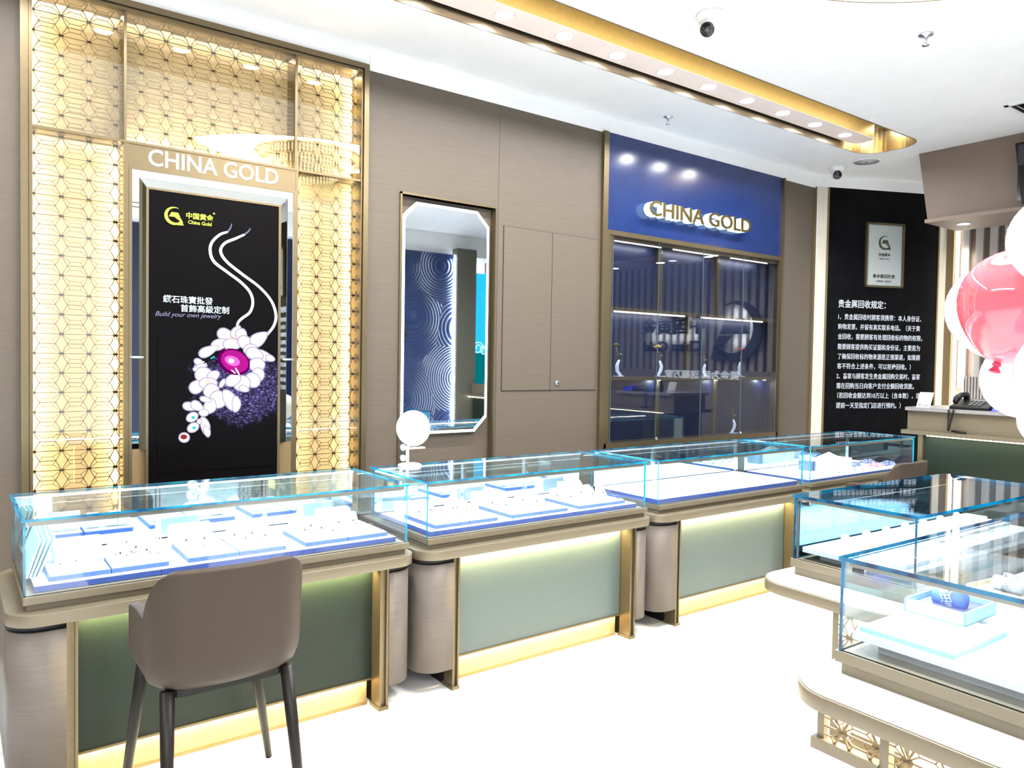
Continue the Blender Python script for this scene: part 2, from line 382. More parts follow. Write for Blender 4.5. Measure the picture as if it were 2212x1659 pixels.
# ------------------------------------------------------------------ lattice geometry
def lattice(mb, u0, u1, v0, v1, gu, gv, P=.122, H=.0985, f=None, w0=0., w1=.004, s=1.):
    """flat cut metal screen: diamonds between stacked stars, clipped to the opening"""
    segs = []
    i0 = math.floor((u0-gu)/P)-1; i1 = math.ceil((u1-gu)/P)+1; j0 = math.floor((v0-gv)/H)-1; j1 = math.ceil((v1-gv)/H)+1
    T, t = .0042*s, .0028*s
    for i in range(i0, i1):
        for j in range(j0, j1):
            x, y = gu+i*P, gv+j*H; a = .215*P; b = .31*P
            A, A2 = (x, y), (x, y+H); B = (x+P, y); B2 = (x+P, y+H)
            mR = (x+a, y+H/2); mL = (x-a, y+H/2); mN = (x+P-a, y+H/2)
            iL0, iL1 = (x+b, y+.29*H), (x+b, y+.71*H); iR0, iR1 = (x+P-b, y+.29*H), (x+P-b, y+.71*H)
            segs += [(A, mR, T), (mR, A2, T), (A, mL, T), (mL, A2, T), (A, B, T), (mR, mN, T)]
            segs += [(A, iL0, t), (B, iR0, t), (A2, iL1, t), (B2, iR1, t), (iL0, iR0, t), (iL1, iR1, t),
                     (mR, iL0, t), (mR, iL1, t), (mN, iR0, t), (mN, iR1, t)]
            mb_star(mb, x, y, .0085*s, (u0, u1, v0, v1), f, w0, w1)
    for p, q, th in segs:
        c = clip(p, q, u0, u1, v0, v1)
        if not c: continue
        (ax, ay), (bx, by) = c; dx, dy = bx-ax, by-ay; L = math.hypot(dx, dy)
        if L < 1e-5: continue
        nx, ny = -dy/L*th/2, dx/L*th/2
        vs = [f(ax+nx, ay+ny, w1), f(bx+nx, by+ny, w1), f(bx-nx, by-ny, w1), f(ax-nx, ay-ny, w1),
              f(ax+nx, ay+ny, w0), f(bx+nx, by+ny, w0), f(bx-nx, by-ny, w0), f(ax-nx, ay-ny, w0)]
        mb.add(vs, [(0, 1, 2, 3), (0, 4, 5, 1), (2, 6, 7, 3), (7, 6, 5, 4)])
def mb_star(mb, x, y, r, bx, f, w0, w1):
    u0, u1, v0, v1 = bx
    if y < v0 or y > v1: return
    for sgn in (-1, 1):
        cx = x+sgn*r*1.05
        q = [(x, y), (cx, y+r*.9), (cx+sgn*r*.5, y), (cx, y-r*.9)]
        if all(u0 <= a <= u1 for a, _ in q): mb.prism(q, w0, w1, f)
def clip(p, q, u0, u1, v0, v1):
    t0, t1 = 0., 1.; dx, dy = q[0]-p[0], q[1]-p[1]
    for pp, qq in ((-dx, p[0]-u0), (dx, u1-p[0]), (-dy, p[1]-v0), (dy, v1-p[1])):
        if abs(pp) < 1e-12:
            if qq < 0: return None
        else:
            r = qq/pp
            if pp < 0: t0 = max(t0, r)
            else: t1 = min(t1, r)
    if t0 >= t1: return None
    return (p[0]+t0*dx, p[1]+t0*dy), (p[0]+t1*dx, p[1]+t1*dy)

# ------------------------------------------------------------------ lattice wall panel
lw = thing('lattice_wall_panel', 'tall backlit gold lattice wall panel framing the black necklace poster', 'wall panel', (1.19, YW, 0))
fr = MB()
fr.box(PX0, YW-.03, 0, PX0+.032, YW+.13, 3.325).box(PX0+.036, YW-.018, 0, .332, YW+.13, 3.285)
fr.box(PX1-.032, YW-.03, 0, PX1, YW+.13, 3.325).box(2.061, YW-.018, 0, PX1-.036, YW+.13, 3.285)
fr.box(PX0+.032, YW-.03, 3.293, PX1-.032, YW+.13, 3.325).box(.332, YW-.018, 3.272, 2.061, YW+.13, 3.289)
fr.box(PX0+.032, YW-.005, 0, PX0+.036, YW+.1, 3.285).box(PX1-.036, YW-.005, 0, PX1-.032, YW+.1, 3.285)
fr.build('frame', champ, lw)
for (a, b, c, d) in ((.733, .746, 2.613, 3.272), (1.640, 1.655, 2.613, 3.272), (.733, .757, 0, 2.600), (1.648, 1.663, 0, 2.600)):
    MB().box(a, YW-.012, c, b, YW+.125, d).build('mullion', champ, lw)
for a, b in ((.332, .757), (.757, 1.648), (1.648, 2.061)):
    MB().box(a, YW-.014, 2.600, b, YW+.125, 2.613).build('rail', champ, lw)
cells = [(.332, .733, 2.613, 3.272), (.746, 1.640, 2.613, 3.272), (1.655, 2.061, 2.613, 3.272), (.332, .733, .10, 2.600), (1.663, 2.061, .10, 2.600)]
for k, (a, b, c, d) in enumerate(cells):
    lm = MB(); lattice(lm, a, b, c, d, .459, 3.1865 if k < 3 else 1.9955, f=FW(YW+.045))
    lm.build('lattice', champd, lw)
    MB().box(a, YW+.118, c, b, YW+.124, d).build('backing_board', board, lw)
    MB().box(a, YW-.004, c, b, YW+.002, d).build('glass_pane', PANEL, lw)
# led strips hidden behind the frame edges of every opening, shining across the backing board
def led(x0, z0, x1, z1, dirn, p, col=(1, .84, .52)):
    cx, cz = (x0+x1)/2, (z0+z1)/2
    L = max(abs(x1-x0), abs(z1-z0))
    rot = {'R': (0, R(-90), 0), 'L': (0, R(90), 0), 'D': (0, 0, 0), 'U': (R(180), 0, 0)}[dirn]
    a = area('led_strip', (cx, YW+.088, cz), .03, p, col, rot, 'RECTANGLE', .03)
    if dirn in 'RL': a.data.size = L; a.data.size_y = .045
    else: a.data.size = L; a.data.size_y = .045
    a.parent = lw; a.location = a.location - lw.location
    return a
K = 3.0
led(.334, 2.63, .334, 3.26, 'R', K*.7); led(2.059, 2.63, 2.059, 3.26, 'L', K*.7)
led(.34, 3.270, .73, 3.270, 'D', K*.3); led(.75, 3.270, 1.635, 3.270, 'D', K*.5); led(1.66, 3.270, 2.055, 3.270, 'D', K*.3)
led(.75, 2.615, 1.635, 2.615, 'U', K*.9)
for a, s in ((.334, 'R'), (.731, 'L'), (1.665, 'R'), (2.059, 'L')): led(a, .12, a, 2.58, s, K*2.7)
led(.34, 2.598, .72, 2.598, 'D', K*.2)

# header sign with white letters
hs = MB().box(.757, YW-.010, 2.487, 1.648, YW+.12, 2.600).build('header_board', champ, lw)
hl = MB(); p0 = at(321.4, 342, y=YW-.02); p1 = at(602, 383, y=YW-.02)
put_text(hl, 'CHINA GOLD', FW(YW-.010), p0.x, p1.x, 2.502, 2.588, .006, .004)
hl.build('lettering', emis('white_letter_glow', (1, 1, 1), 2.2), lw)['label'] = 'white CHINA GOLD lettering'
MB().box(.757, YW-.016, 2.470, 1.648, YW+.12, 2.487).box(.757, YW-.016, 0, .772, YW+.12, 2.47).box(1.633, YW-.016, 0, 1.648, YW+.12, 2.47).build('niche_frame', champ, lw)

# poster lightbox
YP = YW-.044
pb = thing('poster_lightbox', 'tall black lit poster of a white flower necklace with purple gem', 'poster', (1.2, YW, 0))
MB().box(.772, YW-.010, 1.005, 1.633, YW+.02, 2.470).build('mirror_surround', mirror, pb)
MB().box(.772, YW-.012, 0, 1.633, YW+.12, 1.005).build('lower_panel', champd, pb)
ax0, ax1, az1 = at(316, 403, y=YP).x, at(608, 443, y=YP).x, at(316, 403, y=YP).z
bx0, bx1, bz1 = at(322, 408, y=YP-.004).x, at(603, 447, y=YP-.004).x, at(322, 408, y=YP-.004).z
bev = MB()     # mirrored bevel from the niche out to the poster frame
o0, o1, oz = .806, 1.600, 2.432
bev.add([(o0, YW-.011, oz), (o1, YW-.011, oz), (ax1, YP, az1), (ax0, YP, az1)], [(0, 1, 2, 3)])
bev.build('top_bevel', mirror, pb)
for s, xa in ((-1, ax0), (1, ax1)):
    oo = o0 if s < 0 else o1; MB().add([(xa, YP, az1), (oo, YW-.011, oz), (oo, YW-.011, 1.005), (xa, YP, 1.005)], [(0, 1, 2, 3)]).build('side_bevel', mirror, pb)
MB().box(ax0, YP, .2, bx0, YW-.012, az1).box(bx1, YP, .2, ax1, YW-.012, az1).box(bx0, YP, bz1, bx1, YW-.012, az1).build('poster_frame', champ, pb)
MB().box(bx0, YP+.004, .2, bx1, YW-.012, bz1).build('poster_print', mat('black_poster_print', (.0022, .0018, .0022), .35, spec=.05), pb)
for xx in (at(297, 805, y=YW-.01).x, at(620, 805, y=YW-.01).x):
    MB().tube([(xx-.04, YW-.028, 1.49), (xx+.035, YW-.028, 1.49)], .006).tube([(xx-.03, YW-.014, 1.49), (xx-.03, YW-.008, 1.49)], .005).build('support_bar', chrome, pb)
ZP = 2.126
def pz(u, v): q = at(240+u/ZP, 280+v/ZP, y=YP); return (q.x, q.z)      # zoomed poster coordinates on the poster plane
Fp = FW(YP+.003)
def shape(mb, pts, w=.001, mi=0): mb.prism([pz(*p) for p in pts], w, w+.0012, Fp, mi)
def ell(cx, cy, a, b, ang=0, n=18, tip=0.):
    o = []
    for i in range(n):
        t = 2*PI*i/n; x = a*math.cos(t); y = b*math.sin(t)*(1-tip*math.cos(t))
        c, s = math.cos(R(ang)), math.sin(R(ang)); o.append((cx+x*c-y*s, cy+x*s+y*c))
    return o
def ribbon(mb, pts, ws, w=.0015, mi=0):
    P = []                                  # smooth the polyline first
    for i in range(len(pts)-1):
        p0 = pts[max(i-1, 0)]; p1 = pts[i]; p2 = pts[i+1]; p3 = pts[min(i+2, len(pts)-1)]
        for k in range(6):
            t = k/6
            P.append((tuple(.5*((2*p1[j])+(-p0[j]+p2[j])*t+(2*p0[j]-5*p1[j]+4*p2[j]-p3[j])*t*t+(-p0[j]+3*p1[j]-3*p2[j]+p3[j])*t**3) for j in (0, 1)), ws[i]+(ws[i+1]-ws[i])*t))
    P.append((pts[-1], ws[-1]))
    for i in range(len(P)-1):
        (a, wa), (b, wb) = P[i], P[i+1]; dx, dy = b[0]-a[0], b[1]-a[1]; L = math.hypot(dx, dy) or 1
        nx, ny = -dy/L, dx/L; e = .08
        q = [(a[0]+nx*wa/2-dx*e, a[1]+ny*wa/2-dy*e), (b[0]+nx*wb/2+dx*e, b[1]+ny*wb/2+dy*e), (b[0]-nx*wb/2+dx*e, b[1]-ny*wb/2+dy*e), (a[0]-nx*wa/2-dx*e, a[1]-ny*wa/2-dy*e)]
        shape(mb, q, w, mi)
PWH = emis('poster_white', (1, 1, 1), 1.5); PYL = emis('poster_yellow', (.75, .85, .12), 1.2); PBL = emis('poster_ice_text', (.75, .93, 1), 1.2)
PGR = emis('poster_grey_text', (.42, .40, .62), .7)
def leather_print():
    m = bpy.data.materials.new('purple_crackle_print'); m.use_nodes = True; nt = m.node_tree; nt.nodes.clear()
    o = nd(nt, 'ShaderNodeOutputMaterial'); e = nd(nt, 'ShaderNodeEmission'); tc = nd(nt, 'ShaderNodeTexCoord')
    mp = nd(nt, 'ShaderNodeMapping'); mp.inputs['Rotation'].default_value = (0, R(22), 0); mp.inputs['Scale'].default_value = (46, 1, 90)
    v = nd(nt, 'ShaderNodeTexVoronoi', feature='DISTANCE_TO_EDGE'); v.inputs['Scale'].default_value = 1.
    r1 = nd(nt, 'ShaderNodeValToRGB'); q = r1.color_ramp.elements; q[0].color = (.004, .003, .012, 1); q[0].position = .05; q[1].color = (.13, .11, .33, 1); q[1].position = .55
    # print fades to black around an ellipse
    m2 = nd(nt, 'ShaderNodeMapping'); m2.vector_type = 'POINT'
    c = pz(610, 1190); m2.inputs['Location'].default_value = (-(c[0]-1.2), 0, -c[1])
    sp = nd(nt, 'ShaderNodeVectorMath', operation='MULTIPLY'); sp.inputs[1].default_value = (3.4, 0, 4.6)
    ln = nd(nt, 'ShaderNodeVectorMath', operation='LENGTH'); nz = nd(nt, 'ShaderNodeTexNoise'); nz.inputs['Scale'].default_value = 14
    ad = nd(nt, 'ShaderNodeMath', operation='ADD'); mu = nd(nt, 'ShaderNodeMath', operation='MULTIPLY'); mu.inputs[1].default_value = .9
    r2_ = nd(nt, 'ShaderNodeValToRGB'); k = r2_.color_ramp.elements; k[0].position = .75; k[0].color = (1, 1, 1, 1); k[1].position = 1.0; k[1].color = (0, 0, 0, 1)
    mx = nd(nt, 'ShaderNodeMixRGB', blend_type='MULTIPLY'); mx.inputs[0].default_value = 1
    L = nt.links.new
    L(tc.outputs['Object'], mp.inputs[0]); L(mp.outputs[0], v.inputs[0]); L(v.outputs[0], r1.inputs[0])
    L(tc.outputs['Object'], m2.inputs[0]); L(m2.outputs[0], sp.inputs[0]); L(sp.outputs[0], ln.inputs[0])
    L(tc.outputs['Object'], nz.inputs[0]); L(nz.outputs[0], mu.inputs[0]); L(ln.outputs['Value'], ad.inputs[0]); L(mu.outputs[0], ad.inputs[1])
    h = nd(nt, 'ShaderNodeMath', operation='MULTIPLY'); h.inputs[1].default_value = .68; L(ad.outputs[0], h.inputs[0]); L(h.outputs[0], r2_.inputs[0])
    L(r1.outputs[0], mx.inputs[1]); L(r2_.outputs[0], mx.inputs[2]); L(mx.outputs[0], e.inputs[0]); e.inputs[1].default_value = 2.0
    bs = nd(nt, 'ShaderNodeBsdfPrincipled'); bs.inputs['Base Color'].default_value = (.0022, .0018, .0022, 1); bs.inputs['Roughness'].default_value = .35; bs.inputs['Specular IOR Level'].default_value = .05
    L(mx.outputs[0], bs.inputs['Emission Color']); bs.inputs['Emission Strength'].default_value = 2.0; L(bs.outputs[0], o.inputs[0])
    return m
gp = MB(); q0, q1 = pz(215, 950), pz(766, 1540)
gp.box(q0[0], YP+.0005, q1[1], bx1-.002, YP+.0035, q0[1]); gp.build('leather_print', leather_print(), pb)
cord = MB()
ribbon(cord, [(535, 470), (500, 482), (465, 515), (455, 555), (472, 605), (535, 655), (595, 700), (637, 745), (651, 792), (638, 838), (600, 868), (582, 890), (579, 925)], [9, 12, 13, 13, 13, 12, 12, 12, 12, 12, 12, 11, 10])
ribbon(cord, [(612, 482), (572, 500), (522, 522), (503, 558), (530, 605), (600, 662), (680, 722), (735, 785), (757, 850), (748, 900), (714, 945)], [9, 12, 13, 13, 12, 12, 11, 11, 12, 12, 11])
cord.build('necklace_cord', PWH, pb)
fade = MB(); ribbon(fade, [(554, 432), (548, 452), (535, 470)], [4, 7, 9]); ribbon(fade, [(640, 453), (630, 468), (612, 482)], [4, 7, 9])
fade.build('faded_cord_end', emis('poster_faint_cord', (.30, .28, .42), .8), pb)
fl = MB()
PET = [(530, 945, 42, 24, 25, .3), (575, 930, 30, 20, -60, .3), (600, 945, 30, 22, 60, .3), (500, 985, 40, 22, -20, .2), (450, 1015, 48, 18, -25, .5),
       (555, 985, 40, 24, 0, 0), (620, 980, 40, 26, 30, .2), (680, 960, 44, 26, -35, .4), (640, 1010, 30, 24, 0, 0), (700, 1040, 50, 20, 18, .4), (660, 1030, 40, 24, 20, .2),
       (670, 1080, 34, 30, 0, 0), (675, 1125, 26, 30, 0, 0), (650, 1150, 34, 30, 40, 0), (600, 1165, 38, 34, 0, 0), (560, 1150, 36, 24, -30, 0), (610, 1190, 22, 12, 20, .2),
       (405, 1070, 24, 12, 30, .2), (410, 1090, 28, 12, -20, .2), (390, 1100, 12, 8, 0, 0), (425, 1125, 38, 32, 0, .1), (395, 1180, 36, 26, -30, .2), (470, 1130, 28, 20, -30, .2),
       (445, 1165, 40, 24, 0, 0), (460, 1200, 34, 32, 0, 0), (490, 1240, 38, 38, 30, .1), (455, 1270, 26, 34, 20, .2), (545, 1240, 26, 48, -25, .2), (575, 1260, 18, 34, 0, .3),
       (365, 1272, 34, 16, 10, .3), (395, 1270, 30, 18, 30, .3), (435, 1240, 26, 10, 15, .2), (425, 1300, 20, 14, 0, 0), (432, 1360, 18, 40, -15, .2), (440, 1385, 12, 24, -20, .2),
       (372, 1320, 26, 18, -30, 0), (376, 1368, 26, 18, -30, 0), (335, 1414, 22, 20, 0, 0), (510, 1165, 20, 8, -60, 0), (405, 1340, 9, 9, 0, 0), (730, 1050, 20, 12, 20, .2)]
for k, (cx, cy, a, b, g, t) in enumerate(PET):
    shape(fl, ell(cx, cy, a*1.02+4.5, b*1.02+4.5, g, 18, t), .0020+.00008*k, 1); shape(fl, ell(cx, cy, a*.97, b*.97, g, 18, t), .0020+.00008*k+.00004)
for a in range(0, 360, 30): shape(fl, ell(412+22*math.cos(R(a)), 1085+16*math.sin(R(a)), 9, 3, a), .0022)
fl.build('flower_petals', [PWH, emis('petal_outline', (.36, .32, .45), 1.0)], pb)
ac = MB()
for cx, cy, a in ((565, 960, 14), (445, 1160, 17), (528, 1005, 7), (490, 1232, 8), (690, 1035, 8), (405, 1098, 5), (560, 1150, 6)):
    for g in range(0, 360, 45): shape(ac, ell(cx+a*.6*math.cos(R(g)), cy+a*.6*math.sin(R(g)), a*.5, a*.13, g, 8), .0062)
ac.build('coral_stamens', emis('poster_coral', (.85, .36, .28), 1.0), pb)
tq = MB()
for cx, cy, a in ((376, 1322, 9), (380, 1369, 9), (470, 1045, 6), (460, 1050, 5)): shape(tq, ell(cx, cy, a, a*.8), .0062)
tq.build('turquoise_stones', emis('poster_teal', (.02, .45, .50), 1.0), pb)
g1 = MB(); shape(g1, ell(562, 1066, 78, 58, 25, 26), .0062); g1.build('gem_rim', emis('gem_dark', (.10, .0, .08), 1.), pb)
g2 = MB(); shape(g2, ell(566, 1064, 66, 48, 25, 26), .0074); g2.build('gem_body', emis('gem_mid', (.36, .01, .22), 1.), pb)
g3 = MB(); shape(g3, ell(555, 1062, 36, 22, 20, 22), .0086); g3.build('gem_glow', emis('gem_pink', (.9, .12, .55), 1.), pb)
g4 = MB(); shape(g4, ell(550, 1062, 14, 11, 20, 16), .0098); shape(g4, ell(578, 1110, 20, 4, 60), .0098); shape(g4, ell(560, 1112, 14, 3, 40), .0098); g4.build('gem_highlight', emis('gem_hot', (1, .75, .95), 1.3), pb)
g5 = MB(); shape(g5, ell(333, 1411, 16, 12), .0062); g5.build('small_ruby', emis('gem_ruby', (.30, .03, .03), .8), pb)
pe = MB(); ec = pz(289, 396); er = abs(pz(245, 396)[0]-pz(333, 396)[0])/2
emblem(pe, Fp, ec[0], ec[1], er, .001, .0025); pe.build('emblem', PYL, pb)
pt = MB(); a, b = pz(345, 410), pz(470, 418); put_text(pt, '中国黄金', Fp, a[0], b[0], pz(400, 414)[1], None, .02, .0005, .0015)
a, b = pz(354, 434), pz(462, 440); put_text(pt, 'China Gold', Fp, a[0], b[0], pz(400, 437)[1], None, .02, .0005, .0015)
a, b = pz(468, 384), pz(478, 384); put_text(pt, '®', Fp, a[0], b[0], pz(470, 390)[1], None, 0, .0005, .0015)
pt.build('brand_lettering', PYL, pb)
pt = MB(); a, b = pz(239, 795), pz(467, 803); put_text(pt, '鑽石珠寶批發', Fp, a[0], b[0], pz(350, 799)[1], None, .01, .0005, .0015)
a, b = pz(320, 838), pz(542, 846); put_text(pt, '首飾高級定制', Fp, a[0], b[0], pz(430, 842)[1], None, .01, .0005, .0015)
pt.build('slogan_lettering', PBL, pb)
pt = MB(); a, b = pz(200, 850), pz(500, 868); put_text(pt, 'Build your own jewelry', Fp, a[0], b[0], pz(350, 868)[1], None, 0, .0005, .0015, 0, .35)
pt.build('script_lettering', PGR, pb)

# ------------------------------------------------------------------ long mirror in the niche
YM = YW+.015
def cutrect(x0, z0, x1, z1, c): return [(x0+c, z0), (x1-c, z0), (x1, z0+c), (x1, z1-c), (x1-c, z1), (x0+c, z1), (x0, z1-c), (x0, z0+c)]
mt = thing('wall_mirror', 'tall clipped-corner wall mirror with a white light border', 'mirror', (2.71, YW, 1.0))
outer = cutrect(2.372, 1.005, 3.055, 2.537, .100); inn = cutrect(2.391, 1.024, 3.036, 2.518, .095)
MB().prism(outer, 0, .028, FW(YM+.030)).build('mirror_back', plast, mt)
bd = MB()
for i in range(8):
    j = (i+1) % 8; bd.prism([outer[i], outer[j], inn[j], inn[i]], .0285, .030, FW(YM+.030))
bd.build('light_border', emis('mirror_border_light', (.88, .97, 1), 2.4), mt)['label'] = 'glowing white border'
MB().prism(inn, .0285, .0305, FW(YM+.030)).build('mirror_glass', mirror, mt)

# flush storage doors
sd = thing('flush_wall_cupboard', 'pair of flush wood cupboard doors set in the wall', 'cupboard', (3.62, YW, 1.29))
MB().box(3.166, YW-.002, 1.286, 4.073, YW-.0005, 2.464).build('shadow_gap', gap, sd)
for a, b in ((3.170, 3.612), (3.617, 4.069)):
    MB().box(a, YW-.006, 1.291, b, YW-.001, 2.460).build('door', wood, sd)
lk = MB(); Ry = Matrix.Rotation(R(90), 3, 'X')
lk.lathe([(.020, 0), (.020, .006), (.012, .010), (.0, .010)], (3.684, YW-.006, 1.344), 20, Ry)
lko = lk.build('lock', chrome, sd); lk2 = MB().box(3.682, YW-.0175, 1.336, 3.686, YW-.0155, 1.352).build('keyhole', blackp, lko)

# switch and socket plates on the side of the niche
pl = thing('socket_plate', 'steel twin socket plate beside the mirror niche', 'socket', (2.40, YW+.05, .85))
z0 = at(867, 1000, y=YW+.03).z; xa = 2.375
MB().box(xa, YW+.035, z0-.02, xa+.055, YW+.05, z0+.14).build('plate', chrome, pl)
for dz in (.03, .10): MB().lathe([(.022, 0), (.022, .006), (.014, .006), (.012, .002), (0, .002)], (xa+.028, YW+.035, z0+dz), 20, Ry).build('socket_face', plast, pl)

# ------------------------------------------------------------------ blue sign panel and display cabinet
bs = thing('blue_sign_panel', 'royal blue wall panel with glowing CHINA GOLD letters', 'sign', (5.31, YW, 2.56))
MB().box(CX0+.052, YW-.005, 2.550, CX1-.012, YW+.30, 3.31).build('panel', bluep, bs)
YS = YW-.085
pc, pd = at(1404, 450, y=YS), at(1622.4, 487, y=YS)
zb = (at(1411, 466.5, y=YS).z+at(1610, 501, y=YS).z)/2; zt_ = (at(1411, 432.6, y=YS).z+at(1600, 470, y=YS).z)/2
sl = MB(); put_text(sl, 'CHINA GOLD', FW(YS), pc.x, pd.x, zb, zt_, .012, .004, .0)
sl.build('letter_faces', mat('dark_gold_letter', (.16, .11, .03), .35, .8), bs)['label'] = 'gold CHINA GOLD letter faces'
sb_ = MB(); put_text(sb_, 'CHINA GOLD', FW(YS+.038), pc.x, pd.x, zb, zt_, .014, .033, .0)
sb_.build('glowing_letter_bodies', emis('acrylic_letter_glow', (.62, .90, 1.0), 2.0), bs)

cb = thing('display_cabinet', 'gold framed glass display cabinet below the blue sign panel', 'cabinet', (5.31, YW, .8))
fr = MB()
fr.box(4.155, YW-.020, .80, 4.185, YW+.05, 2.550).box(6.452, YW-.020, .80, 6.470, YW+.05, 2.550).box(4.185, YW-.020, 2.512, 6.452, YW+.05, 2.550)
fr.box(4.185, YW-.010, .80, 4.228, YW+.05, 2.512).box(6.436, YW-.010, .80, 6.452, YW+.05, 2.512).box(4.228, YW-.010, 2.476, 6.436, YW+.05, 2.512)
fr.box(4.155, YW-.020, .80, 6.470, YW+.05, .860)
fr.box(4.153, YW, 0, 6.47, YW+.05, .80)
fr.build('frame', champ, cb)
MB().box(4.185, YW+.105, .84, 6.452, YW+.115, 2.512).build('back_panel', navy, cb)
MB().box(4.185, YW+.05, .84, 4.200, YW+.105, 2.512).box(6.446, YW+.05, .84, 6.452, YW+.105, 2.512).build('side_panel', navy, cb)
YH = YW+.03
for za, zb2 in ((1.917, 1.950), (1.362, 1.390), (.845, .862), (2.478, 2.50)):
    MB().box(4.200, YH-.020, za, 6.446, YW+.105, zb2).build('shelf', champ, cb)
for xa, za, zb2 in ((4.880, 1.95, 2.478), (5.640, 1.95, 2.478), (5.262, 1.39, 1.917), (4.880, .862, 1.362), (5.640, .862, 1.362)):
    MB().box(xa-.020, YH+.045, za, xa+.020, YW+.105, zb2).build('divider', champ, cb)
ls = MB(); xs_ = []
def strip(px0, py0, px1, py1):
    a, b = at(px0, py0, y=YH+.01), at(px1, py1, y=YH+.01); return a.x, b.x
for i, (p, zz) in enumerate([((1321, 523, 1421, 538), 2.478), ((1447, 540, 1542, 555), 2.478), ((1571, 556, 1650, 569), 2.478), ((1320, 672, 1472, 683), 1.917), ((1508, 685, 1640, 693), 1.917)]):
    a, b = strip(*p)
    MB().box(a, YH-.030, zz-.009, b, YH-.021, zz+.002).build('led_strip', emis('cabinet_strip', (1, .98, .93), 4.5), cb)
    area('cabinet_strip_lamp', ((a+b)/2, YH-.0, zz-.012), b-a, .8, (.93, .95, 1), (R(20), 0, 0), 'RECTANGLE', .02, parent=cb)
for px, py in ((1404, 824), (1527, 823), (1632, 822)):
    q = at(px, py, y=YW+.15)
    MB().lathe([(.016, -.004), (.016, 0)], (q.x, YW+.05, 1.361), 16).build('spot_lamp', LAMP, cb)
    area('cabinet_spot', (q.x, YW+.05, 1.352), .03, .5, COOL, (R(15), 0, 0), 'DISK', parent=cb)
gx = [4.228, 4.758, 5.322, 5.888, 6.436]
for k in range(4):
    d = MB().pane(gx[k]+.002, YW-.020, .862, gx[k+1]-.002, YW-.012, 2.505).build('glass_door', [PANEB, mat('dim_glass_edge', (.10, .14, .17), .3)], cb)
    if k in (1, 3): MB().lathe([(.012, 0), (.012, .012), (0, .012)], (gx[k]-.0, YW-.021, .875), 14, Ry).build('lock', chrome, d)

# rose ornaments on curved acrylic stands
def ornament(px, py_base, py_top, flower, lean, label):
    q = at(px, py_base, y=YW+.052); zbase = 1.392 if q.z > 1.2 else .864
    q = Vector((q.x, YW+.052, zbase)); h = at(px, py_top, y=YW+.052).z - zbase
    t = thing('rose_ornament', label, 'ornament', q, 'rose ornaments on the cabinet shelves')
    hb = h*.52
    for k in range(3):
        o = (k-1)*.014
        MB().tube([(q.x+o+.03*lean, q.y, q.z+.004), (q.x+o-.012*lean, q.y+.004, q.z+hb*.33), (q.x+o-.02*lean, q.y, q.z+hb*.66), (q.x+o*.5+.004*lean, q.y, q.z+hb)], [.005, .006, .006, .004], 8).build('acrylic_stand', mat('clear_acrylic', (.75, .82, .92), .08, 0, .8), t)
    MB().box(q.x-.035, q.y-.025, q.z, q.x+.04, q.y+.025, q.z+.006).build('base', mat('clear_acrylic', (.8,)*3), t)
    top = Vector((q.x+.035*abs(lean)*(1 if flower == 'red' else -1), q.y, q.z+h))
    MB().tube([(q.x, q.y, q.z+hb*.7), (q.x+.3*(top.x-q.x), q.y, q.z+h*.7), top-Vector((0, 0, .015))], .003, 8).build('stem', gold, t)
    fc = {'red': (.45, .01, .01), 'dark': (.03, .03, .02), 'gold': (.70, .42, .06), 'green': (.10, .10, .03)}[flower]
    fm = mat('rose_'+flower, fc, .3, .6)
    b = MB()
    for k in range(7):
        a = k*2.4; rr = .004+.0032*k
        b.ball((top.x+rr*math.cos(a), top.y+rr*math.sin(a), top.z-.0012*k), .012+.0012*k, .012, .014-.0008*k, 8)
    b.build('flower', fm, t)
    MB().ball((q.x+.018, q.y, q.z+h*.70), .016, .004, .008, 8).build('leaf', gold, t)
ornament(1336, 808, 744, 'green', 1, 'dark green rose ornament at the left end of the middle shelf')
ornament(1425, 809, 748, 'gold', -1, 'gold rose ornament, second from left on the middle shelf')
ornament(1522, 806, 762, 'dark', .5, 'small dark bud ornament, third from left on the middle shelf')
ornament(1598, 808, 753, 'red', .6, 'red rose ornament at the right of the middle shelf')
ornament(1584, 936, 880, 'dark', -1, 'dark rose ornament on the bottom shelf of the cabinet')

# ------------------------------------------------------------------ black notice panel on the corner wall
def du(px, py): q = on_plane(px, py, DP0-DN*.02, DN); return ((q-DP0).dot(DU), q.z)
bn = thing('notice_panel', 'tall black wall panel with white recycling rules text', 'notice', FD(.73, 0, 0))
ubl, ubr = .082, 1.376
dbox(MB(), ubl, .0, 0, ubr, ZT+.012, .012).build('panel', blackm, bn)
WT = emis('printed_white_text', (.80, .86, .95), .75)
rows = [('贵金属回收规定：', 1811.6, 1914, 664), ('1、贵金属回收时顾客须携带：本人身份证、', 1811.6, 1991, 690), ('购物发票，并留有真实联系电话。（关于黄', 1811, 1988, 711.5),
        ('金回收，需要顾客有处理回收标的物的权限，', 1810.5, 1993, 733), ('需要顾客提供购买证据和身份证，主要是为', 1810, 1988, 755), ('了确保回收标的物来源是正规渠道，如果顾', 1810, 1988, 776),
        ('客不符合上述条件，可以拒绝回收。）', 1809, 1968, 797), ('2、商家与顾客发生贵金属回购交易时，商家', 1807.5, 1988, 818.5), ('需在回购当日向客户支付全额回收货款。', 1807.5, 1975, 839.5),
        ('（若回收金额达到10万以上（含本数），须', 1809, 1988, 860.5), ('提前一天至指定门店进行预约。）', 1806.5, 1946, 882)]
for s, a, b, y in rows:
    u0, z0 = du(a, y); u1, _ = du(b, y); ln = MB(); ch = .115 if y < 670 else .085
    put_text(ln, s, FD, u0, u1, z0, z0+ch*(.72), .010 if y < 670 else .003, .0006, .0140)
    ln.build('text_line', WT, bn)

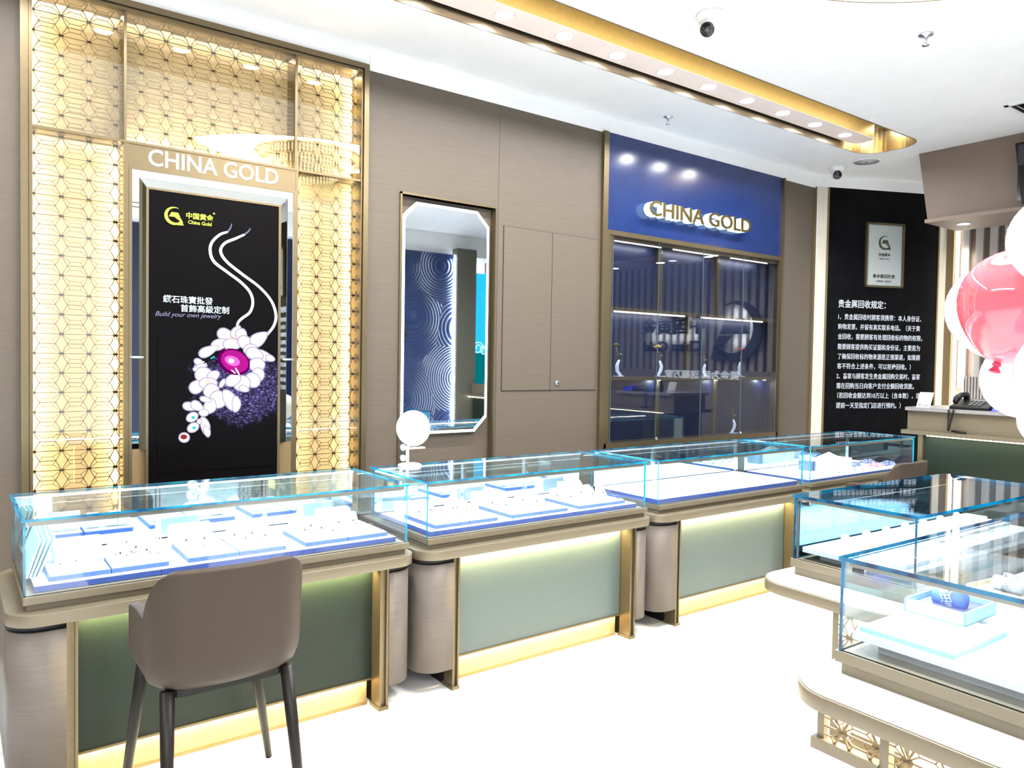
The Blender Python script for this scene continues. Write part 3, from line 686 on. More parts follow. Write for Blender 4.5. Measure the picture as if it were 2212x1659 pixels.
cf = thing('framed_certificate', 'gold framed white certificate hanging on the black notice panel', 'certificate', FD(.73, 2.33, .02))
u0, za = du(1871, 480); u1, _ = du(1953, 485); _, zb = du(1870, 620); 
dbox(dbox(dbox(dbox(MB(), u0, zb, .014, u0+.02, za, .04), u1-.02, zb, .014, u1, za, .04), u0, zb, .014, u1, zb+.02, .04), u0, za-.02, .014, u1, za, .04).build('frame', champ, cf)
dbox(MB(), u0+.018, zb+.018, .014, u1-.018, za-.018, .022).build('print', mat('certificate_paper', (.62, .62, .60), .5), cf)
um = (u0+u1)/2; LK = mat('certificate_ink', (.03, .03, .02), .5)
le = MB(); emblem(le, FD, um, za-.20, .072, .022, .024); le.build('emblem', mat('olive_emblem', (.10, .10, .05), .4, .3), cf)
le = MB(); put_text(le, '中国黄金', FD, um-.07, um+.07, za-.34, None, .02, .0004, .0235); put_text(le, 'CHINA GOLD', FD, um-.06, um+.06, za-.372, None, .02, .0004, .0235)
put_text(le, '贵金属回收店', FD, um-.13, um+.13, za-.565, None, .02, .0004, .0235)
put_text(le, 'CHINA GOLD', FD, um-.09, um+.09, za-.605, None, .02, .0004, .0235)
le.build('lettering', LK, cf)
dbox(MB(), u0+.018, zb+.018, .030, u1-.018, za-.018, .032).build('glass', PANE, cf)

# ------------------------------------------------------------------ slatted wall behind the cashier
swt = thing('slatted_wall', 'grey slatted wall behind the cashier counter under the canopy', 'wall panel', (XR, 1.5, 0))
k = 0; y = 3.60
struct(MB().box(XR-.07, 3.665, 0, XR-.001, 3.77, 3.40).build('trim_10', champd))
while y > -1.2:
    MB().box(XR-.045, y-.072, 1.30, XR, y, 3.40).build('slat', slat, swt); y -= .133; k += 1
fine = MB(); y = 3.54
while y > -1.2: fine.box(XR-.075, y-.017, 0, XR-.045, y, 1.42); y -= .029
fine.box(XR-.045, -1.2, 0, XR, 3.55, 1.42)
fine.build('ribbed_panel', slat, swt)
lt = MB().box(XR-.06, 3.620, .1, XR-.04, 3.650, 3.35).build('light_line', emis('corner_light_line', (1, .95, .82), 7), swt)
area('corner_light_lamp', (XR-.08, 3.55, 1.5), .05, 9, (1, .93, .78), (R(90), 0, R(-80)), 'RECTANGLE', 2.4, parent=swt)
# big emblem and slogans on the slatted wall (seen mirrored in the cabinet doors)
def FR(u, v, w): return Vector((XR-.05-w, -u, v))
sg = thing('wall_logo_sign', 'dark backlit emblem and lettering sign on the slatted wall', 'sign', (XR, 1.6, 1.9))
md = mat('dark_sign_metal', (.05, .055, .07), .3, .6)
g = MB(); emblem(g, FR, -2.44, 1.95, .40, .05, .09); g.build('emblem', md, sg)
g = MB(); put_text(g, '中国黄金', FR, -1.90, -.73, 1.92, 2.20, .02, .015, .07); g.build('lettering', md, sg)
g = MB(); put_text(g, 'China Gold', FR, -1.86, -.78, 1.68, 1.83, .02, .015, .07); g.build('lettering', md, sg)
g = MB(); put_text(g, '黄金为民 送福万家', FR, -2.47, -1.16, 1.30, 1.42, .02, .01, .02); g.build('slogan', emis('slogan_glow', (.85, .93, 1), 2.0), sg)
area('sign_halo_lamp', (XR-.12, 2.44, 2.0), .5, 7, COOL, (0, R(-90), 0), 'DISK', parent=sg)
area('sign_halo_lamp', (XR-.12, 1.3, 2.0), .3, 8, COOL, (0, R(-90), 0), 'RECTANGLE', .9, parent=sg)

# canopy over the cashier
cn = thing('cashier_canopy', 'taupe pink canopy hanging from the ceiling over the cashier counter', 'canopy', (7.1, 1.4, 2.77))
XF = 7.0
a, b = at(1985, 340, x=XF), at(2004, 474, x=XF)
MB().add([(XF, a.y, ZC), (XF, b.y, 2.80), (XF, -.88, 2.80), (XF, -.88, ZC), (XF+.5, a.y, ZC), (XF+.5, b.y, 2.80), (XF+.5, -.88, 2.80), (XF+.5, -.88, ZC)],
         [(0, 1, 2, 3), (7, 6, 5, 4), (0, 4, 5, 1), (3, 2, 6, 7), (1, 5, 6, 2)]).build('fascia', fascia, cn)
MB().box(XF-.12, -.88, 2.772, XF+.50, at(1997, 482, x=XF-.12).y, 2.802).build('lip_board', fascia, cn)
for px, py in ((2086, 484), (2150, 470)):
    q = at(px, py, z=2.772)
    yy = q.y if px < 2100 else q.y-.35
    MB().lathe([(.058, 0), (.058, -.006), (.046, -.006), (.046, -.003), (0, -.003)], (XF+.15, yy, 2.772), 24).build('downlight', [plast], cn)
    MB().lathe([(.044, -.006), (0, -.0061)], (XF+.15, yy, 2.771), 20).build('downlight_lens', LAMP, cn)
for yy in (2.95, 2.2, 1.4): area('canopy_lamp', (XF+.15, yy, 2.760), .09, 8, NEUT, (0, 0, 0), 'DISK', parent=cn)
# monitor hanging before the canopy
mn = thing('wall_monitor', 'black monitor at the right edge beside the pink canopy', 'monitor', (6.8, 2.0, 2.9))
a, b = at(2193, 310, x=6.9), at(2211, 441, x=6.9)
mo = MB().add([(6.90, a.y, a.z), (6.86, b.y, b.z), (6.86, b.y-.9, b.z), (6.90, a.y-.9, a.z), (6.96, a.y, a.z), (6.92, b.y, b.z), (6.92, b.y-.9, b.z), (6.96, a.y-.9, a.z)],
         [(0, 1, 2, 3), (7, 6, 5, 4), (0, 4, 5, 1), (3, 2, 6, 7), (1, 5, 6, 2), (0, 3, 7, 4)])
mo.build('screen_case', blackp, mn)
MB().box(6.885, a.y-.87, b.z+.03, 6.899, a.y-.03, a.z-.02).build('screen', mat('dark_screen', (.01, .012, .016), .1), mn)
MB().box(6.93, a.y-.5, b.z+.2, 7.0, a.y-.42, b.z+.28).build('bracket', blackp, mn)

# ------------------------------------------------------------------ cashier counter
cc = thing('cashier_counter', 'beige raised cashier counter with dark green front panel', 'counter', (6.8, 1.5, 0))
XC = 6.40
ye = at(1991, 1000, x=XC+.015).y; yf = at(1981, 1000, x=XC+.015).y
MB().box(XC+.04, -.85, .10, XC+.60, ye, .955).build('front_panel', green, cc)
MB().box(XC+.015, ye, 0, XC+.60, yf, .955).build('end_post', champ, cc)
MB().box(XC+.06, -.85, 0, XC+.6, 2.96, .10).build('kick_plate', gold, cc)
MB().box(XC-.02, -.85, .955, XC+.65, at(1946, 929, x=XC-.02).y, .987).build('lip', beige, cc)
MB().box(XC+.02, -.85, .987, XC+.55, at(1961, 893, x=XC+.02).y, 1.150).build('upper_box', beige, cc)
MB().box(XC-.03, at(2207, 895, x=XC-.03).y, 1.150, XC+.62, at(1955, 882, x=XC-.03).y, 1.178).build('counter_slab', grey, cc)
MB().box(XC+.020, -1.0, .945, XC+.032, 2.955, .9545).build('led_strip', LEDW, cc)
area('cashier_led', (XC+.012, 1.6, .952), .03, 9, (1, .93, .68), (0, R(12), 0), 'RECTANGLE', 2.7, parent=cc)
mk = MB()      # front lettering of the counter, seen mirrored in the cabinet doors
def FC(u, v, w): return Vector((XC+.04-w, -u, v))
put_text(mk, '收 银 台', FC, -1.98, -1.62, .80, .90, .03, .004, .006); put_text(mk, 'CASHIER', FC, -1.98, -1.62, .74, .78, .03, .004, .006)
mk.build('lettering', emis('cashier_letter_glow', (.8, .88, 1), 1.6), cc)

ZS = 1.178
ph = thing('desk_phone', 'black corded desk phone on the cashier counter', 'phone', (6.55, 2.52, ZS))
c0 = Vector((6.50, 2.65, ZS))
MB().add([(c0.x-.10, c0.y-.16, ZS), (c0.x+.12, c0.y-.16, ZS), (c0.x+.12, c0.y+.13, ZS), (c0.x-.10, c0.y+.13, ZS),
          (c0.x-.10, c0.y-.16, ZS+.025), (c0.x+.12, c0.y-.16, ZS+.085), (c0.x+.12, c0.y+.13, ZS+.085), (c0.x-.10, c0.y+.13, ZS+.025)],
         [(3, 2, 1, 0), (4, 5, 6, 7), (0, 1, 5, 4), (1, 2, 6, 5), (2, 3, 7, 6), (3, 0, 4, 7)]).build('body', blackp, ph, .006)
MB().tube([(c0.x-.09, c0.y+.09, ZS+.055), (c0.x-.06, c0.y+.09, ZS+.085), (c0.x+.03, c0.y+.09, ZS+.115), (c0.x+.10, c0.y+.09, ZS+.112), (c0.x+.12, c0.y+.09, ZS+.09)], [.020, .026, .020, .026, .022], 12).build('handset', blackp, ph)
kp = MB()
for i in range(4):
    for j in range(3):
        x = c0.x-.07+i*.030; y = c0.y-.02-j*.032; z = ZS+.030+(x-c0.x+.10)*.27; kp.box(x, y, z, x+.018, y+.018, z+.006)
kp.build('keypad', mat('grey_keys', (.20, .20, .21), .4), ph)
MB().box(c0.x+.05, c0.y-.13, ZS+.070, c0.x+.10, c0.y+.03, ZS+.078).build('display', mat('grey_display', (.25, .27, .27), .2), ph)
ck = []
cy = c0.y+.01
for i in range(240):
    t = i/239; a = i*.9
    z = ZS-.01-.155*math.sin(PI*min(t*1.0, 1)) if False else None
    if t < .5: bx, by, bz = XC-.045, cy+.10, ZS-.005-.165*(t/.5)
    else: bx, by, bz = XC-.045, cy+.10-.035*((t-.5)/.5), ZS-.170+.165*((t-.5)/.5)
    ck.append((bx+.008*math.cos(a), by+.008*math.sin(a), bz))
MB().tube([(c0.x-.09, c0.y+.10, ZS+.008), (XC-.02, cy+.06, ZS+.008), (XC-.045, cy+.10, ZS+.004)]+ck+[(XC-.045, cy+.065, ZS+.004), (c0.x-.08, c0.y+.08, ZS+.02)], .0025, 5).build('coiled_cord', blackp, ph)
cn2 = MB().tube([(XC-.012, cy+.09, ZS-.172), (XC-.012, cy+.03, ZS-.178), (XC-.012, cy-.02, ZS-.180)], [.007, .010, .006], 8).build('cord_loop', blackp, ph)
solo(MB().add([(6.40, 2.33, ZS), (6.54, 2.33, ZS), (6.54, 2.48, ZS), (6.40, 2.48, ZS), (6.42, 2.35, ZS+.045), (6.53, 2.35, ZS+.06), (6.53, 2.46, ZS+.06), (6.42, 2.46, ZS+.045)],
              [(3, 2, 1, 0), (4, 5, 6, 7), (0, 1, 5, 4), (1, 2, 6, 5), (2, 3, 7, 6), (3, 0, 4, 7)]), 'blue_terminal', bluepl, 'small bright blue box beside the black desk phone', 'box', None, .006)
qs = thing('tent_card', 'white standing payment card at the end of the cashier counter', 'card', (6.5, 3.0, ZS))
a, b, c, d = at(1979, 882, x=6.47), at(1985, 847, x=6.50), at(2015, 849, x=6.50), at(2008, 883, x=6.47)
lo = ZS
v = [(6.47, a.y, lo), (6.47, d.y, lo), (6.52, c.y, b.z), (6.52, b.y, b.z), (6.476, a.y, lo), (6.476, d.y, lo), (6.526, c.y, b.z), (6.526, b.y, b.z)]
MB().add(v, [(0, 1, 2, 3), (7, 6, 5, 4), (0, 4, 5, 1), (3, 2, 6, 7), (0, 3, 7, 4), (1, 5, 6, 2)]).build('card', plast, qs)
cp = MB()
def FQ(u, t, w):       # on the card face
    p = Vector(v[0])+(Vector(v[1])-Vector(v[0]))*u+(Vector(v[3])-Vector(v[0]))*t; return p-Vector((w, 0, 0))
for (u, t, a2, b2) in ((.12, .16, .30, .22), (.36, .17, .6, .20), (.66, .17, .8, .21), (.1, .08, .85, .12)): cp.prism([(u, t), (a2, t), (a2, b2), (u, b2)], .0005, .001, FQ)
cp.build('print', mat('dark_print', (.06, .06, .10), .5), qs)
MB().box(6.526, d.y+.02, ZS, 6.58, a.y-.02, ZS+.004).build('foot', plast, qs)

# ------------------------------------------------------------------ wall-side display counters
YG0, YG1, ZR, ZG = 2.930, 3.490, .700, .956
def I3(u, v, h): return Vector((u, v, h))
silver = mat('satin_aluminium', (.30, .275, .235), .35, .6)
def glass_case(t, x0, x1, y0, y1, zr, zg, front='-y', led=9., dividers=(), ledx=0):
    g = .008
    MB().pane(x0-.006, y0-.006, zg-g, x1+.006, y1+.006, zg).build('glass_top', [PANE, EDGE], t)
    MB().pane(x0, y0, zr, x1, y0+g, zg-g).build('glass_front', [PANE, EDGE], t)
    MB().pane(x0, y0+g, zr, x0+g, y1, zg-g).build('glass_side', [PANE, EDGE], t)
    MB().pane(x1-g, y0+g, zr, x1, y1, zg-g).build('glass_side', [PANE, EDGE], t)
def wall_counter(x0, x1, label, dx=(), pl=None, pr=None, left_end=True, right_end=True, led=8., warm=9.0, front=None):
    t = thing('display_counter', label, 'showcase', ((x0+x1)/2, 3.2, 0), 'display counters along the wall')
    sx0, sx1 = x0-.050, x1+.034
    pl = pl or x0+.135; pr = pr or x1-.147
    MB().prism(rrect(sx0, 2.870, sx1, 3.57, .10, 8), .610, .652, I3, 0, True).build('counter_slab', beige, t, .002)
    for a, b, side in ((sx0+.004, pl-.016, 'L'), (pr+.042, sx1-.010, 'R')):
        r = min(.10, (b-a)*.8)
        P = rrect(a, 2.885, b, 3.5, .012, 4)
        if side == 'L': P = [(b, 2.885), (b, 3.5), (a, 3.5)]+[(a+r-r*math.cos(R(k*9)), 2.885+r-r*math.sin(R(k*9))) for k in range(11)]
        else: P = [(a, 3.5), (a, 2.885)]+[(b-r+r*math.sin(R(k*9)), 2.885+r-r*math.cos(R(k*9))) for k in range(11)]+[(b, 3.5)]
        MB().prism(P, .100, .588, I3, 0, True).build('side_cabinet', wood2, t)
        MB().prism([(p[0]*.985+(a+b)/2*.015, p[1]+.010) for p in P], .588, .610, I3, 0, True).build('shadow_gap', gap, t)
    # posts
    for xa, xb in ((pl-.016, pl+.018), (pr, pr+.040)):
        p = MB().box(xa, 2.890, .016, xa+.009, 2.965, .609).box(xb-.009, 2.890, .016, xb, 2.965, .609).box(xa+.0092, 2.902, .016, xb-.0092, 2.965, .609)
        p.box(xa-.003, 2.886, 0, xb+.003, 2.975, .016); p.build('post', champ, t)
    MB().box(pl-.014, 2.976, 0, pl+.002, 3.45, .60).build('gable', legm, t); MB().box(pr+.016, 2.976, 0, pr+.030, 3.45, .60).build('gable', legm, t)
    MB().box(pl+.0185, 2.968, .1205, pr-.0005, 2.985, .609).build('front_panel', front or green_lit, t)
    MB().box(pl+.018, 2.962, .112, pr, 2.985, .120).build('panel_trim', champ, t)
    MB().box(pl+.018, 2.988, .008, pr-.012, 3.0, .112).build('kick_plate', board_g, t)
    MB().box(pl+.018, 2.980, .0, pr-.012, 3.0, .008).build('kick_trim', champd, t)
    xm = (pl+pr)/2; L = pr-pl-.03
    MB().box(pl+.02, 2.935, .603, pr-.005, 2.945, .6095).build('led_strip', LEDW, t)
    area('under_slab_led', (xm, 2.940, .600), .012, warm, (1, .84, .42), (R(14), 0, 0), 'RECTANGLE', .012, parent=t).data.size = L
    a = area('kick_led', (xm, 2.968, .108), .012, warm*.28, (1, .78, .40), (R(22), 0, 0), 'RECTANGLE', .012, parent=t); a.data.size = L
    # plinth
    MB().box(x0+.008, 2.928, .652, x1-.010, 3.49, .676).box(x0-.002, 2.915, .674, x1+.004, 3.505, ZR).build('plinth', beige, t, .0015)
    glass_case(t, x0, x1, YG0, YG1, ZR, ZG)
    MB().box(x0+.012, YG0+.008, ZG-.026, x1-.012, YG0+.022, ZG-.0085).build('light_housing', silver, t)
    a = area('case_led', ((x0+x1)/2, YG0+.018, ZG-.028), .012, led, COOL, (R(38), 0, 0), 'RECTANGLE', .012, parent=t); a.data.size = x1-x0-.04
    a = area('case_led', ((x0+x1)/2, YG1-.035, ZG-.024), .012, led*.3, COOL, (R(-30), 0, 0), 'RECTANGLE', .012, parent=t); a.data.size = x1-x0-.04  # added fill strip, brightens the block backs mirrored in the door
    MB().box(x0+.01, YG1-.016, ZR, x1-.01, YG1-.010, ZG-.009).build('mirror_door', mirror_case, t)
    for xd in dx:
        MB().box(xd-.012, YG1-.028, ZR, xd-.002, YG1-.012, ZG-.009).box(xd+.004, YG1-.024, ZR, xd+.010, YG1-.012, ZG-.009).build('door_rail', chrome, t)
    MB().box(x0+.010, YG1-.030, ZG-.018, x1-.010, YG1-.008, ZG-.009).build('back_rail', plast, t)
    for xx in (x0+.010, x1-.018): MB().ball((xx+.004, YG0+.012, ZG-.024), .005, n=6).build('corner_clip', chrome, t)
    return t
cyanb = vary(mat('cyan_shade_card', (.36, .66, .72), .5), (.40, .70, .76), (20, 20, 20), 4, 3)  # white cards, their cyan shade put into the colour
board_g = vary(mat('gold_kick_laminate', (.40, .29, .14), .35, .3), (.44, .32, .16), (6, 6, 6), 3, 3)
mirror_case = mat('case_back_mirror', (.62, .86, .92), .03, 1.)
xd = lambda px, py: at(px, py, y=YG1-.02).x
c1 = wall_counter(.193, 1.614, 'display counter nearest the camera, with a dark green front behind the big chair', (xd(343, 1110), xd(572, 1095)), front=green)
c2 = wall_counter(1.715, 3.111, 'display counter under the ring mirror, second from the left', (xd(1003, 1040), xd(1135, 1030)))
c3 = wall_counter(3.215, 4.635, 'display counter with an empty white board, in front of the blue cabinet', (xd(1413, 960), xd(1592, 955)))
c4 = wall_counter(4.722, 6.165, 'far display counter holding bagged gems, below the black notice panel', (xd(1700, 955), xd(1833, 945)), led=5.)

def deck_board(x0, x1, y0, z0, z1, label, splits=()):
    t = thing('display_board', label, 'board', ((x0+x1)/2, (y0+3.46)/2, z0))
    e = [x0]+list(splits)+[x1]
    for a, b in zip(e[:-1], e[1:]): MB().capped(a+.0008, y0, z0, b-.0008, 3.462, z1).build('board', [deck, pad], t)
    return t
ZD = .7015
deck_board(.225, 1.575, 2.962, ZD, .722, 'white deck board with blue shade painted on its sides, under the trays of the nearest counter', (xd(275, 1260)*0+.62, 1.20))
deck_board(1.750, 3.075, 2.962, ZD, .722, 'white deck board with blue shade painted on its sides, under the trays of the second counter', (2.42,))
deck_board(3.235, 4.600, 2.950, ZD, .728, 'bare white display board with blue shade painted on its sides, filling the counter before the blue cabinet', (3.74,))
deck_board(4.750, 6.130, 2.955, ZD, .718, 'pale deck board under the bagged gems of the far counter')

gemc = {'dark': (.01, .03, .03), 'teal': (.0, .25, .30), 'red': (.45, .01, .03), 'black': (.01, .01, .015), 'gold': (.7, .45, .1)}
gemm = {k: mat('gem_'+k+'_stone', v, .1, .2, .6) for k, v in gemc.items()}
stand0 = None
def proto_stand(loc, w, d, h, label, group):
    t = thing('jewelry_stand', label, 'jewelry stand', loc, group); x, y, z = loc
    MB().add([(x-w/2, y-d/2, z), (x+w/2, y-d/2, z), (x+w/2, y+d/2, z), (x-w/2, y+d/2, z), (x-w*.46, y+d*.15, z+h), (x+w*.46, y+d*.15, z+h), (x+w*.46, y+d/2, z+h), (x-w*.46, y+d/2, z+h)],
             [(3, 2, 1, 0), (4, 5, 6, 7), (0, 1, 5, 4), (1, 2, 6, 5), (2, 3, 7, 6), (3, 0, 4, 7)]).build('stand_body', pad, t, .002)
    k = MB()
    for s in (-1, 1): k.tube([(x+s*w*.28, y+d*.02, z+h*.98), (x+s*w*.20, y-d*.16, z+h*.62), (x, y-d*.30, z+h*.36)], .0011, 5)
    k.build('chain', gold, t)
    MB().ball((x, y-d*.33, z+h*.33), .0045, .003, .0055, 5).build('pendant', gemm['dark'], t)
    return t
def make_tray(x0, x1, y0, y1, z, label, h=.019):
    t = thing('jewelry_tray', label, 'tray', ((x0+x1)/2, (y0+y1)/2, z))
    MB().box(x0, y0, z, x1, y1, z+h-.003).build('tray_base', deck, t, .0015)
    p = MB().box(x0+.004, y0+.004, z+h-.0029, x1-.004, y1-.004, z+h)
    n = 6
    for i in range(n):
        yy = y0+.02+(y1-y0-.04)*i/(n-1); p.box(x0+.012, yy-.006, z+h-.001, x1-.012, yy+.006, z+h+.005)
    p.build('pad', pad, t, .001)
    return t
TR = [(.270, .461, 'first'), (.463, .654, 'second'), (.721, .908, 'third'), (.910, 1.096, 'fourth'), (1.178, 1.365, 'fifth'), (1.367, 1.553, 'sixth')]
for a, b, w in TR: make_tray(a, b, 2.995, 3.27, .7225, w+' white jewelry tray from the left in the nearest counter')
TR2 = [(1.795, 1.985, 'first'), (1.987, 2.150, 'second'), (2.235, 2.415, 'third'), (2.417, 2.60, 'fourth'), (2.68, 2.85, 'fifth'), (2.852, 3.02, 'sixth')]
for a, b, w in TR2: make_tray(a, b, 2.995, 3.29, .7225, w+' white jewelry tray from the left in the counter under the ring mirror')
S0 = proto_stand((.505, 3.20, .7475), .05, .05, .050, 'small white jewelry stand with a fine gold chain, in the nearest counter', 'stands in the nearest counter')
for x, y in ((.575, 3.20), (.625, 3.21), (.51, 3.13), (.60, 3.13), (1.215, 3.21), (1.28, 3.21), (1.225, 3.14), (1.30, 3.14), (.76, 3.21), (.83, 3.21), (.95, 3.21), (1.02, 3.20), (1.07, 3.22), (.97, 3.13), (1.05, 3.13), (1.41, 3.21), (1.48, 3.21)):
    dup(S0, (x, y, .7475))
S1 = proto_stand((1.83, 3.22, .7475), .05, .05, .048, 'small white jewelry stand in the counter under the ring mirror', 'stands in the second counter')
for x, y in ((1.90, 3.23), (2.02, 3.22), (2.08, 3.22), (2.27, 3.23), (2.34, 3.23), (2.46, 3.22), (2.53, 3.23), (2.05, 3.14), (2.30, 3.15), (2.50, 3.15), (2.71, 3.23), (2.78, 3.23), (2.88, 3.22), (2.95, 3.23), (2.74, 3.15), (2.90, 3.15), (2.99, 3.16)):
    dup(S1, (x, y, .7475))
# sloped plush boards and leaning cards
def slope(x0, x1, y0, y1, z, h, label, cat='display block'):
    return solo(MB().add([(x0, y0, z), (x1, y0, z), (x1, y1, z), (x0, y1, z), (x0, y0+(y1-y0)*.75, z+h), (x1, y0+(y1-y0)*.75, z+h), (x1, y1, z+h), (x0, y1, z+h)],
             [(3, 2, 1, 0), (4, 5, 6, 7), (0, 1, 5, 4), (1, 2, 6, 5), (2, 3, 7, 6), (3, 0, 4, 7)]), 'sloped_display_block', pad, label, cat, None, .003)
slope(.300, .455, 3.10, 3.22, .7475, .075, 'large sloped white display block beside the leaning cards')
slope(.735, .90, 3.29, 3.40, .7225, .07, 'white display block behind the third tray of the nearest counter')
slope(1.38, 1.54, 3.29, 3.40, .7225, .07, 'white display block behind the sixth tray of the nearest counter')
slope(1.80, 1.97, 3.31, 3.41, .7225, .06, 'white display block behind the first tray under the ring mirror')
slope(2.26, 2.44, 3.31, 3.41, .7225, .07, 'white display block behind the third tray under the ring mirror')
slope(2.87, 3.03, 3.31, 3.41, .7225, .075, 'white display block behind the sixth tray under the ring mirror')
cards = [('white card leaning against the left glass end, outermost', .222), ('second white card in the leaning stack at the left glass end', .232), ('third white card in the leaning stack at the left glass end', .243), ('innermost white card of the leaning stack at the left glass end', .255)]
for k, (lb, x) in enumerate(cards):
    solo(MB().add([(x-.012, 3.08, .7230), (x-.006, 3.08, .7230), (x-.006, 3.32, .7230), (x-.012, 3.32, .7230),
                   (x+.028+.004*k, 3.08, .850), (x+.034+.004*k, 3.08, .850), (x+.034+.004*k, 3.32, .862), (x+.028+.004*k, 3.32, .862)],
             [(3, 2, 1, 0), (4, 5, 6, 7), (0, 1, 5, 4), (1, 2, 6, 5), (2, 3, 7, 6), (3, 0, 4, 7)]), 'leaning_card', cyanb, lb, 'card', 'leaning cards')
# rings and loose stones on the pads
def ring(loc, col, label, group):
    t = thing('gem_ring', label, 'ring', loc, group); x, y, z = loc
    k = MB(); n = 16
    k.tube([(x+.0075*math.cos(2*PI*i/n), y, z+.0075+.0075*math.sin(2*PI*i/n)) for i in range(n+1)], .0010, 5, False).build('band', gold, t)
    MB().ball((x, y, z+.016), .0035, .0035, .003, 5).build('gemstone', gemm[col], t)
    return t
zp = .7478
R0 = {}
for lb, gp, pts in (('tiny dark stone ring on the white trays of the nearest counter', 'rings in the nearest counter',
      [(.52, 3.05), (.60, 3.055), (.625, 3.03), (.49, 3.085), (.545, 3.10), (.43, 3.03), (.36, 3.06), (.31, 3.04), (1.24, 3.06), (1.31, 3.03), (1.45, 3.10), (1.40, 3.06), (.79, 3.05), (1.01, 3.04)]),
      ('tiny stone ring on the white trays under the ring mirror', 'rings in the second counter',
      [(2.02, 3.06), (2.06, 3.10), (2.10, 3.04), (1.88, 3.06), (2.03, 3.18), (2.30, 3.06), (2.36, 3.03), (2.50, 3.05), (2.74, 3.07), (2.92, 3.05)])):
    for k, (x, y) in enumerate(pts):
        ring((x, y, zp+.005), ('dark', 'black', 'teal')[k % 3], lb, gp)

# things inside the far counter
def block(n, x0, y0, z0, x1, y1, z1, m_, lb, cat, grp=None, bev=.003): return solo(MB().box(x0, y0, z0, x1, y1, z1), n, m_, lb, cat, grp, bev)
block('gift_box', 5.24, 3.15, .7185, 5.64, 3.30, .795, pad, 'white box standing in the far counter', 'box')
solo(MB().add([(5.32, 3.17, .7955), (5.54, 3.17, .7955), (5.54, 3.28, .7955), (5.32, 3.28, .7955), (5.43, 3.22, .845)], [(3, 2, 1, 0), (0, 1, 4), (1, 2, 4), (2, 3, 4), (3, 0, 4)]), 'folded_card', pad, 'white folded card on top of the box in the far counter', 'card')
for k, (x0, lb) in enumerate(((5.155, 'left'), (5.19, 'right'))):
    block('dark_booklet', x0, 3.19, .7185, x0+.02, 3.30, .79, mat('slate_cover', (.05, .10, .16), .4), lb+' dark booklet standing beside the white box in the far counter', 'booklet')
bag_m = {'red': vary(mat('red_plastic_bag', (.50, .01, .08), .25), (.8, .5, .6), (30, 30, 30), 4, 4, (.45, .6)), 'navy': vary(mat('navy_plastic_bag', (.01, .02, .12), .25), (.5, .6, .8), (30, 30, 30), 4, 4, (.5, .62)), 'white': vary(mat('white_plastic_bag', (.7, .75, .8), .25), (.3, .35, .5), (30, 30, 30), 4, 4, (.5, .62))}
def bag(x, y, w, col, lb):
    b = MB(); n = 9; vs = []
    for i in range(n):
        for j in range(n):
            u, v = i/(n-1)-.5, j/(n-1)-.5; e = max(0, 1-(2*abs(u))**3)*max(0, 1-(2*abs(v))**3)
            vs.append((x+u*w, y+v*w*.7, .7188+.003+e*(.022+.012*random.random())))
    b.add(vs, [(i*n+j, i*n+j+1, (i+1)*n+j+1, (i+1)*n+j) for i in range(n-1) for j in range(n-1)])
    o = solo(b, 'plastic_bag', bag_m[col], lb, 'bag'); s = o.modifiers.new('s', 'SOLIDIFY'); s.thickness = .002; s.offset = 1
bag(5.76, 3.20, .13, 'navy', 'dark blue bag next to the white box in the far counter')
bag(5.89, 3.09, .14, 'red', 'crumpled red and white bag in the far counter')
bag(6.06, 3.08, .15, 'navy', 'crumpled dark blue and white bag at the right of the far counter')
bag(5.80, 3.33, .13, 'white', 'crumpled white bag behind the red one in the far counter')
bag(6.04, 3.24, .15, 'navy', 'dark blue bag at the right glass end of the far counter')
pk0 = None
stc = [(.02, .12, .14), (.30, .02, .06), (.05, .20, .22), (.04, .05, .12), (.25, .30, .32)]
k = 0
for j in range(3):
    for i in range(9):
        x = 4.82+i*.115+random.uniform(-.02, .02); y = 2.985+j*.062+random.uniform(-.008, .008)
        if y > 3.09 and 5.2 < x: x += .0
        col = stc[k % 5]
        t = thing('gem_packet', 'small packet of loose gems scattered over the deck of the far counter', 'gem packet', (x, y, .7188), 'gem packets in the far counter')
        MB().box(x-.022, y-.013, .7188, x+.022, y+.013, .7205).build('sachet', mat('clear_sachet', (.70, .76, .80), .2), t)
        MB().box(x-.014, y-.007, .7206, x+.006, y+.007, .7235).build('gem_strip', mat('packet_stones_%d' % (k % 5), col, .25), t); k += 1

# ring mirror with lights on the second counter's top
rm = thing('ring_vanity_mirror', 'round white lit vanity mirror standing on the second counter', 'mirror', (1.955, 3.44, ZG))
q = at(893, 925, y=3.44); rr = (at(928, 925, y=3.44).x-at(858, 925, y=3.44).x)/2*.97
Mr = Matrix.Rotation(R(-8), 3, 'Z') @ Matrix.Rotation(R(83), 3, 'X')
qx = Vector((q.x, 3.44, q.z))
MB().lathe([(rr*.97, -.012), (rr, -.004), (rr, .004), (rr*.96, .010), (rr*.72, .0105), (rr*.72, .004), (.0, .004)], qx, 48, Mr).build('mirror_rim', plast, rm)
MB().lathe([(rr*.95, .0108), (rr*.74, .0112)], qx, 48, Mr).build('light_ring', emis('vanity_ring_light', (1, .985, 1), 1.5), rm)
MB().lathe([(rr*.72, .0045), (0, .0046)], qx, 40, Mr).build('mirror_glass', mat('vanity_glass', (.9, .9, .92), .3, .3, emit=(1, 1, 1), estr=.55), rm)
xb = at(881, 990, y=3.44).x
MB().tube([(xb, 3.445, ZG+.012), (xb, 3.445, q.z-rr-.005), (qx.x, 3.452, q.z-rr*.8)], .0085, 12).build('stem', plast, rm)
MB().lathe([(.06, 0), (.06, .008), (.05, .013), (0, .013)], (xb, 3.42, ZG+.0005), 32).build('base', plast, rm)
